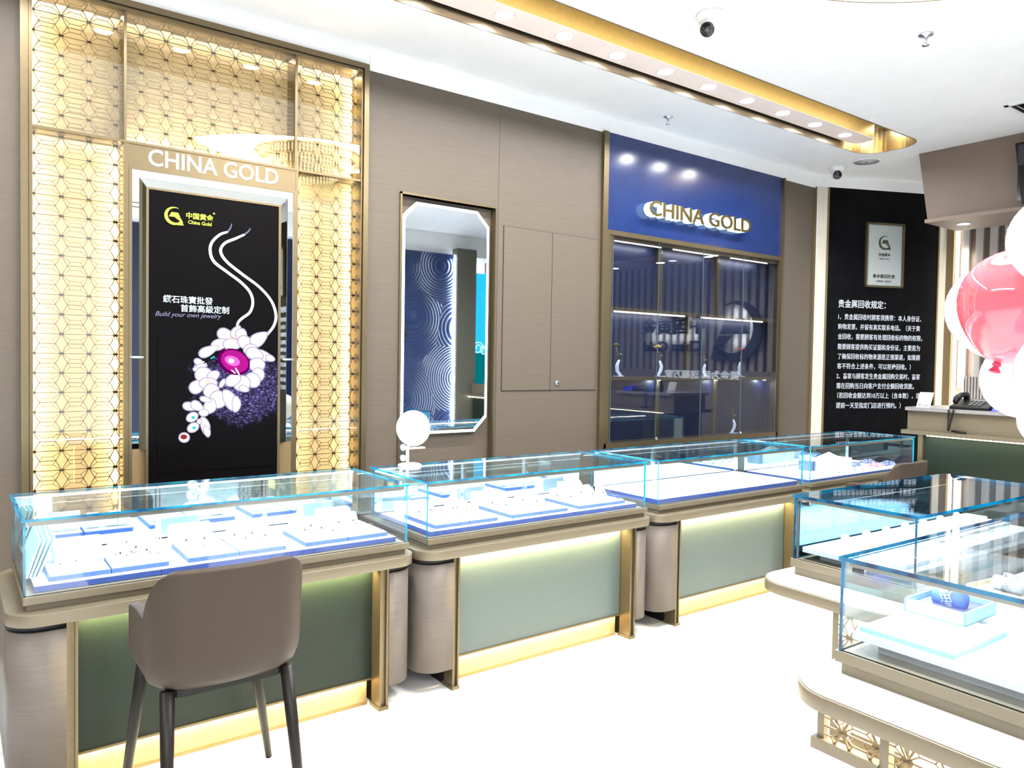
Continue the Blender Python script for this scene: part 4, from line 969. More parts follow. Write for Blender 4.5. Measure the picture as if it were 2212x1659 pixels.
MB().box(xb-.03, 3.41, q.z-rr-.012, xb+.085, 3.44, q.z-rr-.005).build('tray_arm', plast, rm)
area('vanity_lamp', (qx.x-.01, 3.40, q.z), .15, .7, (1, 1, 1), (R(90), 0, 0), 'DISK', parent=rm)

# black cable bundle between the first and the second counter
cbp = [(1.628, 3.12, .662), (1.645, 3.05, .672), (1.66, 3.03, .690), (1.668, 3.06, .676), (1.672, 3.12, .662), (1.66, 3.2, .660)]
solo(MB().tube(cbp, .010, 8).tube([(p[0]-.004, p[1]+.04, p[2]) for p in cbp], .008, 8), 'cable_bundle', blackp, 'black cable bundle pushed between the first two counters', 'cable')
# blue bag-like plug bundle seen behind the second counter's end
cb2 = [(3.135, 3.30, .662), (3.15, 3.24, .70), (3.165, 3.20, .71), (3.17, 3.15, .68), (3.165, 3.08, .664)]
solo(MB().tube(cb2, .016, 8).tube([(p[0]+.006, p[1]+.05, p[2]) for p in cb2], .012, 8), 'plug_bundle', mat('blue_sheath', (.01, .05, .25), .3), 'dark blue cable bundle in the gap before the empty-board counter', 'cable')

# ------------------------------------------------------------------ island showcases
YD = lambda u, v, w: Vector((u, v, w))
mirror_isl = mat('island_back_mirror', (.16, .36, .52), .12, 1.)
cyanc = vary(mat('cyan_lit_card', (.16, .40, .46), .5), (.19, .44, .50), (20, 20, 20), 4, 3)  # white box and tray sides with the LED cyan put into the colour
def island(ox, oy, L, D, rz, label, apron, led=9.):
    """local frame: glass from (ox,oy) to (ox+L, oy-D), turned about (ox,oy)"""
    t = thing('island_showcase', label, 'showcase', (ox, oy, 0), 'island showcases')
    zt = .617
    P = rrect(ox-.18, oy-D-.06, ox+L+.14, oy+.075, .14, 8)
    MB().prism(P, .570, zt-.004, I3, 0, True).build('slab_band', beige, t, .002)
    Pi = rrect(ox-.172, oy-D-.052, ox+L+.132, oy+.067, .132, 8)
    MB().prism(Pi, zt-.0038, zt, I3, 0, True).build('slab_top', slabw, t)
    MB().box(ox+.006, oy-D+.006, zt, ox+L-.006, oy-.006, .656).box(ox-.008, oy-D-.008, .652, ox+L+.008, oy+.008, .684).build('plinth', beige, t, .0015)
    z0, z1, g = .684, .956, .009
    MB().pane(ox-.005, oy-D-.005, z1-.012, ox+L+.005, oy+.005, z1).build('glass_top', [PANE, EDGE2], t)
    for (a, b, c, d) in ((ox, oy-g, ox+L, oy), (ox, oy-D, ox+L, oy-D+g), (ox, oy-D+g, ox+g, oy-g), (ox+L-g, oy-D+g, ox+L, oy-g)):
        MB().pane(a, b, z0, c, d, z1-.0121).build('glass_side', [PANE, EDGE2], t)
    if not apron: MB().box(ox+.02, oy-.016, z0, ox+L-.02, oy-.011, z1-g-.004).build('mirror_door', mirror_isl, t)
    MB().box(ox+g+.001, oy-D+.02, z1-.026, ox+g+.017, oy-.02, z1-.0125).build('light_housing', silver, t)
    MB().tube([(ox+.022, oy-.025, z1-.036), (ox+.022, oy-.060, z1-.036)], .008, 12).build('end_plug', blackp, t)
    a = area('case_led', (ox+.022, oy-D/2, z1-.028), .012, led*.5, COOL, (0, R(-38), 0), 'RECTANGLE', .012, parent=t); a.data.size_y = D-.05
    a = area('case_led', (ox+L/2, oy-.022, z1-.028), .012, led, COOL, (R(-35), 0, 0), 'RECTANGLE', .012, parent=t); a.data.size = L-.05
    # cut metal skirt on the left end and along the back
    xs = ox-.12; f = lambda u, v, w: Vector((xs-w, -u, v))
    ya = oy-.015; yb = oy-.195; yend = oy-D-.05
    if apron:
        fr = MB().box(xs, ya-.020, .460, xs+.02, ya, .570).box(xs-.012, yb, .440, xs+.02, ya+.012, .472)
        fr.build('apron_frame', beige, t)
        lm = MB(); lattice(lm, -(ya-.020), -yb, .472, .565, -(ya-.075), .512, .10, .081, f, 0, .004, 1.35); lm.build('apron_lattice', champd, t)
        MB().box(xs+.10, yb, .472, xs+.11, ya-.02, .565).build('glow_board', board, t)
        yp = yb
    else: yp = oy-.27
    MB().box(xs-.004, yp-.024, 0, xs+.024, yp, .570).build('corner_post', beige, t)
    lm = MB(); lattice(lm, -(yp-.024), -yend, .05, .565, -(yp-.07), .512 if apron else .47, .10, .081, f, 0, .004, 1.35); lm.build('side_lattice', champd, t)
    MB().box(xs, yend, 0, xs+.02, yp-.024, .05).build('foot_rail', beige, t)
    MB().box(xs+.10, yend, 0, xs+.11, yp-.024, .57).build('glow_board', board, t)
    area('skirt_led', (xs+.05, (yp+yend)/2, .555), .02, 3.5, (1, .90, .68), (0, R(8), 0), 'RECTANGLE', abs(yp-yend)*.9, parent=t)
    if apron: area('skirt_led', (xs+.05, (ya+yb)/2, .562), .02, 1.0, (1, .90, .68), (0, 0, 0), 'RECTANGLE', .15, parent=t)
    # body behind the skirt
    MB().box(xs+.11, oy-D-.03, 0, ox+L+.02, yp-.02, .569).build('body', pale, t)
    t.rotation_euler = (0, 0, rz)
    return t
E1 = island(2.880, 1.857, 1.26, .52, R(-2.1), 'farther island glass showcase with stepped white trays, lower right', False, 9)
E2 = island(2.058, 1.172, 1.45, .56, R(-1.2), 'nearest island glass showcase with a bangle box, lower right corner', True, 8)
def inE(E, lb, name, cat, builder, grp=None):
    """thing standing in an island showcase: built in the island's own unturned frame, then turned with it"""
    t = thing(name, lb, cat, tuple(E.location), grp); builder(t); t.rotation_euler = E.rotation_euler[:]
    # move the origin to the thing's own base
    mn = Vector((1e9,)*3); mx = -mn
    for c in t.children:
        for v in c.data.vertices:
            for i in range(3): mn[i] = min(mn[i], v.co[i]); mx[i] = max(mx[i], v.co[i])
    cen = Vector(((mn.x+mx.x)/2, (mn.y+mx.y)/2, mn.z))
    done = set()
    def shift(o):
        if o.data and o.data.name not in done:
            done.add(o.data.name)
            for v in o.data.vertices: v.co -= cen
        for c in o.children: shift(c)
    for c in t.children: shift(c)
    t.location = Vector(t.location)+Matrix.Rotation(t.rotation_euler[2], 3, 'Z') @ cen
    return t
# platform of the near island
def plat(x0, y0, x1, y1, z0, z1, m1, m2=None):
    def f(t):
        MB().box(x0, y0, z1-.022, x1, y1, z1).build('board', m1, t, .0015)
        MB().box(x0+.05, y0+.05, z0, x1-.05, y1-.05, z1-.022).build('riser', m2 or m1, t)
    return f
inE(E2, 'grey edged white platform board raised in the nearest island case', 'display_platform', 'platform', plat(2.085, .63, 3.46, 1.148, .6845, .742, greyboard))
inE(E1, 'white platform board raised in the farther island case', 'display_platform', 'platform', plat(2.905, 1.36, 4.10, 1.83, .6845, .735, greyboard))
inE(E2, 'flat white tray with LED cyan painted on its sides, under the bangle box', 'jewelry_tray', 'tray', lambda t: (MB().box(2.10, .878, .7425, 2.42, 1.135, .757).build('tray_base', cyanc, t, .001), MB().box(2.103, .881, .757, 2.417, 1.132, .7585).build('pad', pad, t)))
def bangle_box(cx, cy, z, w, d, h, inner, ang):
    def f(t):
        M = Matrix.Translation((cx, cy, 0)) @ Matrix.Rotation(ang, 4, 'Z')
        b = MB(); th = .006
        b.box(-w/2, -d/2, z, w/2, d/2, z+.004).box(-w/2, -d/2, z, w/2, -d/2+th, z+h).box(-w/2, d/2-th, z, w/2, d/2, z+h).box(-w/2, -d/2, z, -w/2+th, d/2, z+h).box(w/2-th, -d/2, z, w/2, d/2, z+h)
        b.xf(M).build('box_tray', cyanc if inner != 'gold' else mat('cream_card', (.75, .68, .45), .5), t)
        MB().box(-w/2+th, -d/2+th, z+.004, w/2-th, d/2-th, z+h*.6).xf(M).build('lining', mat('navy_lining', (.03, .04, .16), .8) if inner != 'gold' else mat('grey_lining', (.25, .24, .20), .8), t)
        c = MB(); c.tube([(0, -.045, z+h*.6+.022), (0, .045, z+h*.6+.022)], [.024, .024], 20).xf(M).build('cushion', mat('blue_cushion', (.02, .08, .40), .6) if inner != 'gold' else mat('white_cushion', (.55, .6, .7), .6), t)
        n = 40; g = MB()
        for k in (-1, 0, 1): g.tube([(.030*math.cos(2*PI*i/n), k*.013+.004*math.sin(10*PI*i/n), z+h*.6+.028+.030*math.sin(2*PI*i/n)) for i in range(n+1)], .0018, 6, False)
        for i in range(20):
            a = 2*PI*i/20; g.tube([(.030*math.cos(a), -.013, z+h*.6+.028+.030*math.sin(a)), (.031*math.cos(a+.2), .013, z+h*.6+.028+.031*math.sin(a+.2))], .0013, 5)
        g.xf(M).build('bangle', mat('silver_filigree', (.75, .85, .92), .2, .9), t)
    return f
inE(E2, 'white box with a navy lining and silver filigree bangle on a blue cushion', 'bangle_box', 'jewelry box', bangle_box(2.44, 1.045, .7592, .20, .175, .040, 'navy', R(0)))
inE(E2, 'cream and gold box with a bangle on a cushion, at the right frame edge', 'bangle_box', 'jewelry box', bangle_box(2.84, 1.04, .7425, .17, .19, .030, 'gold', R(-6)))
inE(E2, 'clear acrylic block lying beside the flat white tray', 'acrylic_block', 'display block', lambda t: MB().box(2.46, .76, .7425, 2.62, .86, .758).build('block', mat('clear_acrylic', (.8,)*3), t, .001))
inE(E2, 'white sheet tray behind the bangle box in the nearest island case', 'jewelry_tray', 'tray', lambda t: (MB().box(3.0, .80, .7425, 3.3, 1.08, .757).build('tray_base', cyanc, t, .001), MB().box(3.003, .803, .757, 3.297, 1.077, .759).build('pad', pad, t)))
# stepped trays of the farther island
for k in range(5):
    x0 = 2.93+k*.225
    inE(E1, ['stepped white tray at the left end of the farther island case', 'stepped white tray second from the left in the farther island case', 'stepped white tray in the middle of the farther island case', 'stepped white tray fourth from the left in the farther island case', 'stepped white tray at the far end of the farther island case'][k],
        'stepped_tray', 'tray', lambda t, x0=x0, k=k: [MB().box(x0, 1.40+.0*j+j*.10, .7355+.012*j*0, x0+.21, 1.50+j*.10, .752+.010*j+.004*k).build('step', pad, t, .002) for j in range(3)])
for k in range(14):
    x = 2.97+(k % 7)*.155; y = 1.60+.07*(k//7)
    inE(E1, 'small white pendant stand on the stepped trays of the farther island', 'pendant_stand', 'jewelry stand',
        lambda t, x=x, y=y: (MB().add([(x-.02, y-.015, .787), (x+.02, y-.015, .787), (x+.02, y+.015, .787), (x-.02, y+.015, .787), (x-.016, y+.006, .808), (x+.016, y+.006, .808), (x+.016, y+.014, .808), (x-.016, y+.014, .808)],
             [(3, 2, 1, 0), (4, 5, 6, 7), (0, 1, 5, 4), (1, 2, 6, 5), (2, 3, 7, 6), (3, 0, 4, 7)]).build('stand_body', pad, t), MB().ball((x, y-.010, .80), .004, n=5).build('pendant', chrome, t)), 'pendant stands in the farther island')

# ------------------------------------------------------------------ chairs
def make_chair(ox, oy, label):
    t = thing('bar_chair', label, 'chair', (ox, oy, 0), 'taupe bar chairs')
    # wrap-around shell: plan is a U open towards +y; local x in [-.22,.22], y from 0 (back) to .33
    W_, Dp, r = .222, .345, .10
    pts = []
    n1, n2, n3 = 7, 9, 13
    for i in range(n1): pts.append((-W_+.004, Dp-(Dp-r)*i/n1))
    for i in range(n2): a = R(90*i/n2); pts.append((-W_+r-r*math.cos(a), r-r*math.sin(a)))
    for i in range(n3+1): pts.append((-W_+r+(2*W_-2*r)*i/n3, -.012*math.sin(PI*i/n3)))
    pts += [(-x, y) for x, y in pts[:n1+n2][::-1]]
    N = len(pts); L = [0]
    for i in range(1, N): L.append(L[-1]+math.dist(pts[i], pts[i-1]))
    tot = L[-1]
    def top(i):
        x, y = pts[i]
        e = min(1, max(0, (y-.005)/.14)); s = e*e*(3-2*e)
        z = .902-.150*s
        if y > .25: z -= .012*((y-.25)/.1)**2
        return z-(.020*max(0, (abs(x)-.17)/.05)**2 if y < .03 else 0)
    rows = 13; vs = []; fs = []
    for j in range(rows):
        v = j/(rows-1)
        for i in range(N):
            x, y = pts[i]; zt = top(i); zb = .548
            if v < .3: k = 1-(1-v/.3)**2; sc = .80+.20*math.sqrt(max(0, k))
            else: sc = 1
            z = zb+(zt-zb)*v
            cx, cy = 0, .20
            lean = -.018*v
            vs.append((ox+cx+(x-cx)*sc*(1+.02*v), oy+cy+(y-cy)*sc+lean, z))
    for j in range(rows-1):
        for i in range(N-1): a = j*N+i; fs.append((a, a+1, a+N+1, a+N))
    sh = MB().add(vs, fs, 0, True).build('shell_back', leather, t)
    s = sh.modifiers.new('s', 'SOLIDIFY'); s.thickness = .034; s.offset = 1 if False else -1
    b = sh.modifiers.new('b', 'BEVEL'); b.width = .012; b.segments = 3; b.limit_method = 'ANGLE'; b.angle_limit = R(50)
    sh.modifiers.new('n', 'WEIGHTED_NORMAL')
    P = rrect(ox-.195, oy+.02, ox+.195, oy+.44, .08, 8)
    MB().prism(P, .555, .655, I3, 0, True).build('seat', leather, t, .022)
    MB().prism(rrect(ox-.17, oy+.035, ox+.17, oy+.41, .05, 6), .535, .556, I3).build('seat_frame', legm, t)
    for tx, ty, fx, fy in ((-.170, .050, -.185, -.02), (.172, .050, .215, -.01), (-.165, .385, -.20, .555), (.170, .385, .300, .575)):
        MB().tube([(ox+tx, oy+ty, .556), (ox+(tx+fx)/2, oy+(ty+fy)/2, .278), (ox+fx, oy+fy, .004)], [.0205, .017, .012], 14).build('leg', legm, t)
    return t
ch1 = make_chair(.66, 2.215, 'taupe leather bar chair drawn up to the nearest counter')
ch2 = dup(ch1, (4.93, 2.34, 0), 'taupe bar chair back showing behind the farther island showcase')

# ------------------------------------------------------------------ balloons
def balloon_mat(name, c, tr=.35):
    m = bpy.data.materials.new(name); m.use_nodes = True; b = m.node_tree.nodes['Principled BSDF']
    b.inputs['Base Color'].default_value = (*c, 1); b.inputs['Roughness'].default_value = .08; b.inputs['Specular IOR Level'].default_value = .7
    b.inputs['Subsurface Weight'].default_value = .25; b.inputs['Subsurface Radius'].default_value = (.05, .02, .02); b.inputs['Coat Weight'].default_value = .4
    nt = m.node_tree; nz = nd(nt, 'ShaderNodeTexNoise'); nz.inputs['Scale'].default_value = 2; mx = nd(nt, 'ShaderNodeMixRGB'); mx.inputs[1].default_value = (*c, 1); mx.inputs[2].default_value = (*[min(1, v*1.08+.02) for v in c], 1)
    nt.links.new(nz.outputs[0], mx.inputs[0]); nt.links.new(mx.outputs[0], b.inputs['Base Color']); return m
BP = balloon_mat('pink_balloon_rubber', (.85, .11, .15)); BW = balloon_mat('white_balloon_rubber', (.94, .90, .91)); BL = balloon_mat('lilac_balloon_rubber', (.80, .66, .92))
KN = mat('magenta_knot', (.45, .01, .06), .3)
def balloon(px, py, d, rpx, mt_, lb, kx=0, ky=1., knot=None):
    dd = ray(px, py); h = math.hypot(dd.x, dd.y); c = CAM + dd*(d/h)
    depth = (c-CAM).dot(fwd); r = rpx*depth/F_PX
    t = thing('balloon', lb, 'balloon', c-Vector((0, 0, r*1.15)), 'balloon cluster')
    # neck direction in the room
    nd_ = (rgt*kx - Vector((0, 0, 1))*ky).normalized()
    pr = []; n = 22
    for i in range(n+1):
        a = PI*i/n; z = math.cos(a); rr = math.sin(a)
        if z < 0: rr *= (1-.30*z*z); z *= 1.22
        pr.append((max(rr*r, .004), z*r))
    M = Vector((0, 0, -1)).rotation_difference(nd_).to_matrix()
    MB().lathe(pr, c, 40, M).build('skin', mt_, t)
    kz = -1.22*r
    MB().lathe([(.004, kz+.004), (.011, kz-.004), (.006, kz-.010), (.014, kz-.022), (.012, kz-.024), (0, kz-.018)], c, 12, M).build('knot', knot or KN, t)
    return t
balloon(2196, 652, 2.25, 113, BP, 'large shiny pink balloon at the right edge', -.28, 1)
balloon(2150, 668, 2.58, 97, BW, 'white balloon half hidden behind the pink one', .30, 1, mat('pale_knot', (.7, .4, .45), .4))
balloon(2290, 515, 2.07, 100, BW, 'white balloon above the pink one at the right edge', .2, 1)
balloon(2212, 820, 2.40, 84, BW, 'white balloon hanging below the pink one', -.2, -1)
balloon(2270, 800, 2.04, 70, BL, 'pale lilac balloon cut by the right frame edge', -.3, -1)
balloon(2278, 905, 2.60, 70, BW, 'lowest white balloon at the right frame edge', .2, -1)
dd = ray(2350, 700); h = math.hypot(dd.x, dd.y); bp = CAM+dd*(2.35/h)
bs_ = thing('balloon_stand', 'white pole stand carrying the balloon cluster, just past the right edge', 'stand', (bp.x, bp.y, .957))
MB().tube([(bp.x, bp.y, .970), (bp.x, bp.y, 1.60)], .006, 10).build('pole', plast, bs_)
MB().lathe([(.075, 0), (.075, .010), (.02, .018), (0, .018)], (bp.x, bp.y, .957), 28).build('base', plast, bs_)

# ------------------------------------------------------------------ ceiling fittings
sf = thing('slot_downlight_fixture', 'long gold edged downlight slot recessed in the ceiling', 'ceiling light', (2.5, 3.43, ZC))
lin = MB(); n = len(SLOT)
inner = rrect(-1.592, 3.178, 6.692, 3.692, .192)
for i in range(n):
    j = (i+1) % n
    lin.add([(*SLOT[i], ZC-.004), (*SLOT[j], ZC-.004), (*inner[j], ZC-.004), (*inner[i], ZC-.004)], [(0, 1, 2, 3)])
    lin.add([(*SLOT[i], ZC-.004), (*SLOT[j], ZC-.004), (*SLOT[j], ZC+.002), (*SLOT[i], ZC+.002)], [(0, 1, 2, 3)])
lin.build('slot_rim', champd, sf)
lw_ = MB()
for i in range(n):
    j = (i+1) % n; lw_.add([(*inner[i], ZC-.004), (*inner[j], ZC-.004), (*inner[j], 3.64), (*inner[i], 3.64)], [(0, 1, 2, 3)], 0, True)
lw_.build('recess_liner', linerm, sf)
MB().box(-1.62, 3.15, 3.64, 6.72, 3.72, 3.65).build('recess_top', gold, sf)
XB1 = 6.44
Pb = [(-1.4, 3.665), (-1.4, 3.462), (XB1-.05, 3.462), (XB1-.015, 3.475), (XB1, 3.51), (XB1+.02, 3.60), (XB1-.03, 3.65), (XB1-.08, 3.665)]
MB().prism(Pb, 3.4705, 3.60, I3).build('light_box', gold, sf)
MB().prism(Pb, 3.466, 3.4704, I3).build('lamp_panel', pinkw, sf)
for k in range(-8, 10):
    x = 2.545+.4455*k; y = 3.560
    if x > 6.43: break
    MB().lathe([(.060, 0), (.060, -.003), (.047, -.005), (.040, -.001)], (x, y, 3.466), 26).build('downlight', pinkw, sf)
    MB().lathe([(.053, -.0050), (0, -.0051)], (x, y, 3.466), 22).build('downlight_lens', LAMP, sf)
    area('downlight_lamp', (x, y, 3.4605), .085, 9.5, NEUT, (0, 0, 0), 'DISK', spread=R(160), parent=sf)
MB().box(-1.5, 3.185, 3.615, 6.5, 3.200, 3.625).build('cove_strip', LEDW, sf)
area('cove_lamp', (2.5, 3.21, 3.60), .03, 6, (1, .86, .50), (R(62), 0, 0), 'RECTANGLE', .03, parent=sf).data.size = 7.8
area('cove_end_lamp', (6.60, 3.43, 3.61), .10, 3.0, (1, .88, .55), (0, 0, 0), 'DISK', parent=sf)

oc = thing('oval_ceiling_recess', 'warm lit oval ceiling recess with a thin dark rim, cut by the top edge', 'ceiling recess', (OVC[0], OVC[1], ZC))
def ovl(k): return [(OVC[0]+(p[0]-OVC[0])*k, OVC[1]+(p[1]-OVC[1])*k) for p in OV]
o1, o2 = ovl(1.0), ovl(.993); rm_ = MB(); wl_ = MB()
for i in range(64):
    j = (i+1) % 64
    rm_.add([(*o1[i], ZC-.004), (*o1[j], ZC-.004), (*o2[j], ZC-.004), (*o2[i], ZC-.004)], [(0, 1, 2, 3)])
    rm_.add([(*o1[i], ZC-.004), (*o1[j], ZC-.004), (*o1[j], ZC+.004), (*o1[i], ZC+.004)], [(0, 1, 2, 3)])
    wl_.add([(*o2[i], ZC-.004), (*o2[j], ZC-.004), (*o2[j], 3.80), (*o2[i], 3.80)], [(0, 1, 2, 3)], 0, True)
rm_.build('recess_rim', champd, oc)
cream = mat('cream_recess_paint', (.34, .27, .10), .6)
wl_.build('recess_wall', cream, oc)
MB().prism(ovl(1.01), 3.80, 3.81, I3).build('recess_top', cream, oc)
# crystal chandelier (mirrored in the lattice glass)
chd = thing('crystal_chandelier', 'round tiered crystal chandelier hanging in the oval ceiling recess', 'chandelier', (3.0, 1.15, 3.36))
MB().tube([(3.0, 1.15, 3.60), (3.0, 1.15, 3.80)], .02).lathe([(.10, 3.79), (.10, 3.80)], (3.0, 1.15, 0), 20).build('mount', gold, chd)
for rr, z in ((.52, 3.60), (.42, 3.52), (.30, 3.46)):
    MB().lathe([(rr-.01, z-.01), (rr+.01, z-.01), (rr+.01, z+.01), (rr-.01, z+.01), (rr-.01, z-.01)], (3.0, 1.15, 0), 48).build('ring', gold, chd)
cr = MB(); glow = emis('chandelier_crystal_glow', (1, .84, .50), 4.5)
for rr, z, n_ in ((.52, 3.60, 90), (.42, 3.52, 72), (.30, 3.46, 52)):
    for i in range(n_):
        a = 2*PI*i/n_; cr.lathe([(.001, -.10), (.009, -.075), (.007, -.012), (.001, -.01)], (3.0+rr*math.cos(a), 1.15+rr*math.sin(a), z), 5)
cr_o = cr.build('crystal_fringe', glow, chd); cr_o['kind'] = 'stuff'

# security cameras
def dome_cam(q, s, look, lb):
    t = thing('security_camera', lb, 'camera', (q.x, q.y, ZC-.12*s)); c = Vector((q.x, q.y, ZC))
    MB().lathe([(.075*s, 0), (.078*s, -.018*s), (.066*s, -.040*s), (.050*s, -.046*s), (0, -.046*s)], c, 36).build('mount', plast, t)
    e = c+Vector((0, 0, -.070*s)); M = Vector((0, 0, 1)).rotation_difference(look.normalized()).to_matrix()
    MB().ball(e, .052*s, n=18).build('eyeball', plast, t)
    MB().lathe([(.038*s, .034*s), (.040*s, .052*s), (.034*s, .056*s), (0, .056*s)], e, 30, M).build('lens_face', mat('camera_lens_black', (.008, .008, .01), .08), t)
    MB().lathe([(.014*s, .0565*s), (.012*s, .060*s), (0, .060*s)], e+M @ Vector((0, .0, 0)), 20, M).build('lens', mat('camera_lens_glass', (.08, .08, .10), .05, .5), t)
q = at(1535, 30, z=ZC)
dome_cam(q, 1.0, Vector((-.75, -.20, -.55)), 'larger white dome camera with black lens on the ceiling near the top edge')
q = at(1808, 361, z=ZC)
dome_cam(q, 1.0, Vector((-.80, -.62, -.35)), 'small white dome camera on the ceiling above the black notice panel')
def sprinkler(px, py, lb, s=1.):
    q = at(px, py, z=ZC); t = thing('sprinkler_head', lb, 'sprinkler', (q.x, q.y, ZC-.08*s)); c = (q.x, q.y, ZC)
    MB().lathe([(.040*s, 0), (.036*s, -.008*s), (.014*s, -.010*s), (.012*s, -.018*s), (0, -.018*s)], c, 28).build('escutcheon', chrome, t)
    MB().tube([(q.x-.010*s, q.y, ZC-.015*s), (q.x-.011*s, q.y, ZC-.035*s), (q.x-.003*s, q.y, ZC-.058*s)], .003*s, 6).tube([(q.x+.010*s, q.y, ZC-.015*s), (q.x+.011*s, q.y, ZC-.035*s), (q.x+.003*s, q.y, ZC-.058*s)], .003*s, 6).tube([(q.x, q.y, ZC-.015*s), (q.x, q.y, ZC-.055*s)], .004*s, 8).build('frame_arms', chrome, t)
    MB().lathe([(.018*s, -.058*s), (.018*s, -.062*s), (0, -.062*s)], c, 20).build('deflector', chrome, t)
sprinkler(2000, 74, 'chrome sprinkler head on the ceiling at the upper right', 1.05)
sprinkler(1443, 252, 'chrome sprinkler head on the ceiling above the blue sign', 1.0)
q = at(1872, 349, z=ZC); sp = thing('ceiling_speaker', 'round flush speaker grille in the ceiling by the small camera', 'speaker', (q.x, q.y, ZC-.01))
MB().lathe([(.125, 0), (.125, -.004), (.112, -.008), (.108, -.005)], (q.x, q.y, ZC), 40).build('bezel', plast, sp)
MB().lathe([(.110, -.0055), (0, -.0056)], (q.x, q.y, ZC), 40).build('grille', mat('speaker_mesh', (.45, .46, .48), .6), sp)
MB().lathe([(.014, -.006), (.010, -.010), (0, -.010)], (q.x, q.y, ZC), 16).build('centre_badge', mat('badge_grey', (.15, .15, .16), .4), sp)
q0 = at(2168, 229, z=ZC); vt = thing('air_vent', 'square slatted air vent in the ceiling at the right edge', 'vent', (q0.x+.2, q0.y-.3, ZC))
MB().box(q0.x, q0.y-.6, ZC-.006, q0.x+.03, q0.y, ZC-.0005).box(q0.x+.40, q0.y-.6, ZC-.006, q0.x+.43, q0.y, ZC-.0005).box(q0.x, q0.y-.03, ZC-.006, q0.x+.43, q0.y, ZC-.0005).box(q0.x, q0.y-.6, ZC-.006, q0.x+.43, q0.y-.57, ZC-.0005).build('vent_frame', plast, vt)
MB().box(q0.x+.03, q0.y-.57, ZC-.002, q0.x+.40, q0.y-.03, ZC-.001).build('duct', blackp, vt)
for k in range(9):
    yy = q0.y-.06-.058*k; MB().add([(q0.x+.03, yy, ZC-.002), (q0.x+.40, yy, ZC-.002), (q0.x+.40, yy-.03, ZC-.018), (q0.x+.03, yy-.03, ZC-.018)], [(0, 1, 2, 3), (3, 2, 1, 0)][:1]).build('vent_slat', mat('vent_grey', (.5, .5, .48), .5), vt)

# unseen frames for the two added fill lamps
for nm, x0, x1, y0, y1 in (('rear_strip_fixture', -2.1, 4.5, -2.06, -1.74), ('side_strip_fixture', -2.16, -1.84, -.35, 3.15)):
    lb = 'long added fill lamp over the front of the shop, behind the viewer' if nm[0] == 'r' else 'long added fill lamp along the left side of the shop, out of frame'
    t = thing('fill_lamp_frame', lb, 'ceiling light', ((x0+x1)/2, (y0+y1)/2, ZC-.01)); z = ZC-.012
    MB().box(x0, y0, z, x1, y0+.012, ZC).box(x0, y1-.012, z, x1, y1, ZC).box(x0, y0+.012, z, x0+.012, y1-.012, ZC).box(x1-.012, y0+.012, z, x1, y1-.012, ZC).build('frame', champ, t)

struct(MB().box(1.9, YF, 0, 2.6, YF+.3, ZC).build('trim_8', navy)); struct(MB().box(4.2, YF, 0, 4.9, YF+.3, ZC).build('trim_9', navy))  # added dark pillars, placed to darken what the poster mirrors reflect
# ------------------------------------------------------------------ what the mirrors see across the shop
YB = -1.0
def wave_mat():
    m = bpy.data.materials.new('blue_ripple_relief'); m.use_nodes = True; nt = m.node_tree; b = nt.nodes['Principled BSDF']
    b.inputs['Base Color'].default_value = (.012, .028, .10, 1); b.inputs['Roughness'].default_value = .28
    tc = nd(nt, 'ShaderNodeTexCoord'); mp = nd(nt, 'ShaderNodeMapping'); mp.inputs['Scale'].default_value = (1, .001, 1)
    v = nd(nt, 'ShaderNodeTexVoronoi', feature='F1'); v.inputs['Scale'].default_value = 1.15; v.inputs['Randomness'].default_value = .55
    mu = nd(nt, 'ShaderNodeMath', operation='MULTIPLY'); mu.inputs[1].default_value = 150
    sn = nd(nt, 'ShaderNodeMath', operation='SINE'); bp_ = nd(nt, 'ShaderNodeBump'); bp_.inputs['Strength'].default_value = 1; bp_.inputs['Distance'].default_value = .004
    L = nt.links.new
    L(tc.outputs['Object'], mp.inputs[0]); L(mp.outputs[0], v.inputs[0]); L(v.outputs['Distance'], mu.inputs[0]); L(mu.outputs[0], sn.inputs[0]); L(sn.outputs[0], bp_.inputs['Height']); L(bp_.outputs[0], b.inputs['Normal'])
    return m
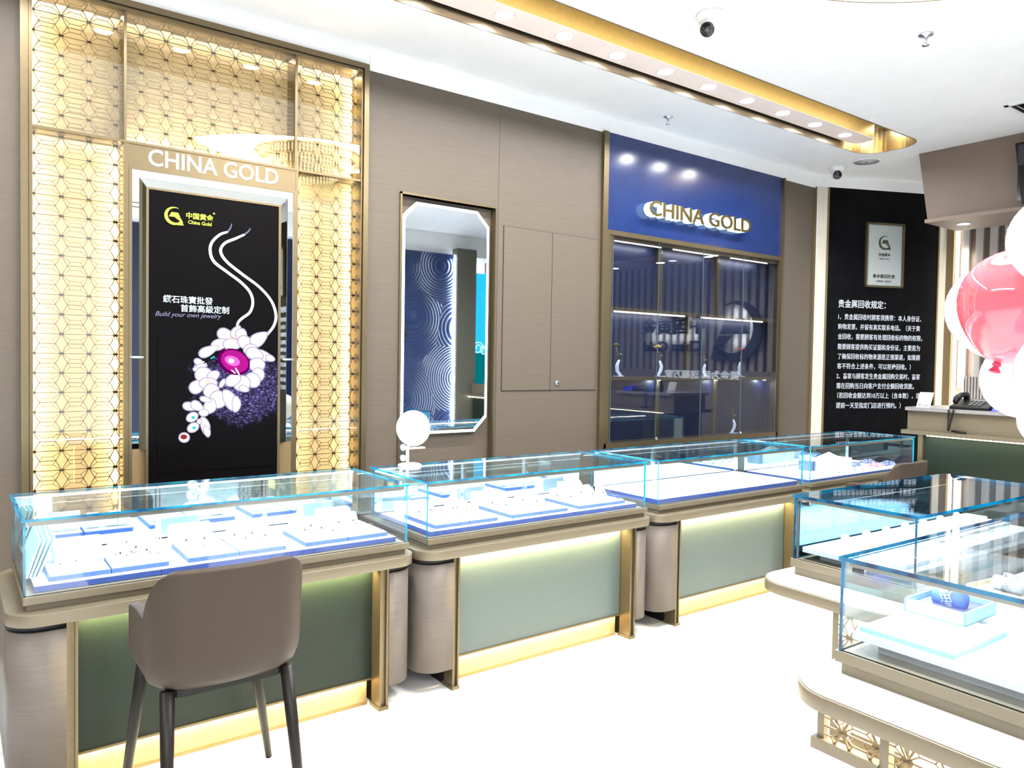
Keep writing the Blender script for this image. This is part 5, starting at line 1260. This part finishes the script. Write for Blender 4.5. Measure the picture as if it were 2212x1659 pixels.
wv = thing('ripple_wall_panel', 'dark blue ripple relief wall panel across the shop, seen in the mirror', 'wall panel', (5.0, YB, 0))
MB().box(3.7, YB-.08, 0, 6.16, YB, 3.10).build('relief', wave_mat(), wv)
MB().box(6.162, YB-.06, 0, 6.185, YB-.01, 3.10).build('edge_light', emis('ripple_edge_light', COOL, 7), wv)
area('ripple_lamp', (6.158, YB+.025, 1.6), 2.9, 9, COOL, (0, R(90), R(0)), 'RECTANGLE', .03, parent=wv)
zz = MB(); put_text(zz, '臻', lambda u, v, w: Vector((-u, YB+w+.01, v)), -5.36, -5.05, 1.78, 2.08, .02, .012, .012); zz.build('lettering', md, wv)
struct(MB().box(6.19, YB-.1, 0, 6.54, YB+.05, 3.20).build('trim_7', mat('taupe_column', (.10, .095, .075), .5)))
struct(MB().box(3.5, YB-.12, 3.11, 8.5, YB-.09, ZC).build('wall_front', white))
ps = thing('campaign_screen', 'tall lit blue and teal poster screen across the shop, seen in the mirror', 'poster', (7.3, YB, 0))
MB().box(6.54, YB-.08, .45, 8.10, YB-.01, 2.86).build('upper_print', emis('screen_blue', (.02, .42, .72), 1.1), ps)
MB().box(6.54, YB-.008, .95, 8.10, YB-.004, 1.62).build('middle_print', emis('screen_teal', (.0, .12, .13), 1.1), ps)
MB().box(6.54, YB-.06, .28, 8.10, YB+.0, .80).build('lower_print', emis('screen_red', (.75, .03, .10), 1.2), ps)
MB().box(6.54, YB-.06, .80, 8.10, YB+.0, 1.02).build('pink_band', emis('screen_pink', (.95, .30, .42), 1.2), ps)
w_ = MB()
for x0, z0, rr in ((6.62, 1.70, .10), (6.74, 1.66, .08), (6.85, 1.70, .11)):
    n = 30; w_.tube([(x0+rr*(1-i/n*.7)*math.cos(i*.35), YB+.002, z0+rr*(1-i/n*.7)*math.sin(i*.35)) for i in range(n)], .006, 5)
w_.build('cloud_scrolls', emis('screen_foam', (.6, .95, .95), 1.3), ps)
MB().ball((6.88, YB, 1.15), .10, .01, .17, 12).ball((6.86, YB, 2.2), .06, .01, .26, 12).build('vase_print', emis('screen_cream', (1, .92, .70), 1.4), ps)
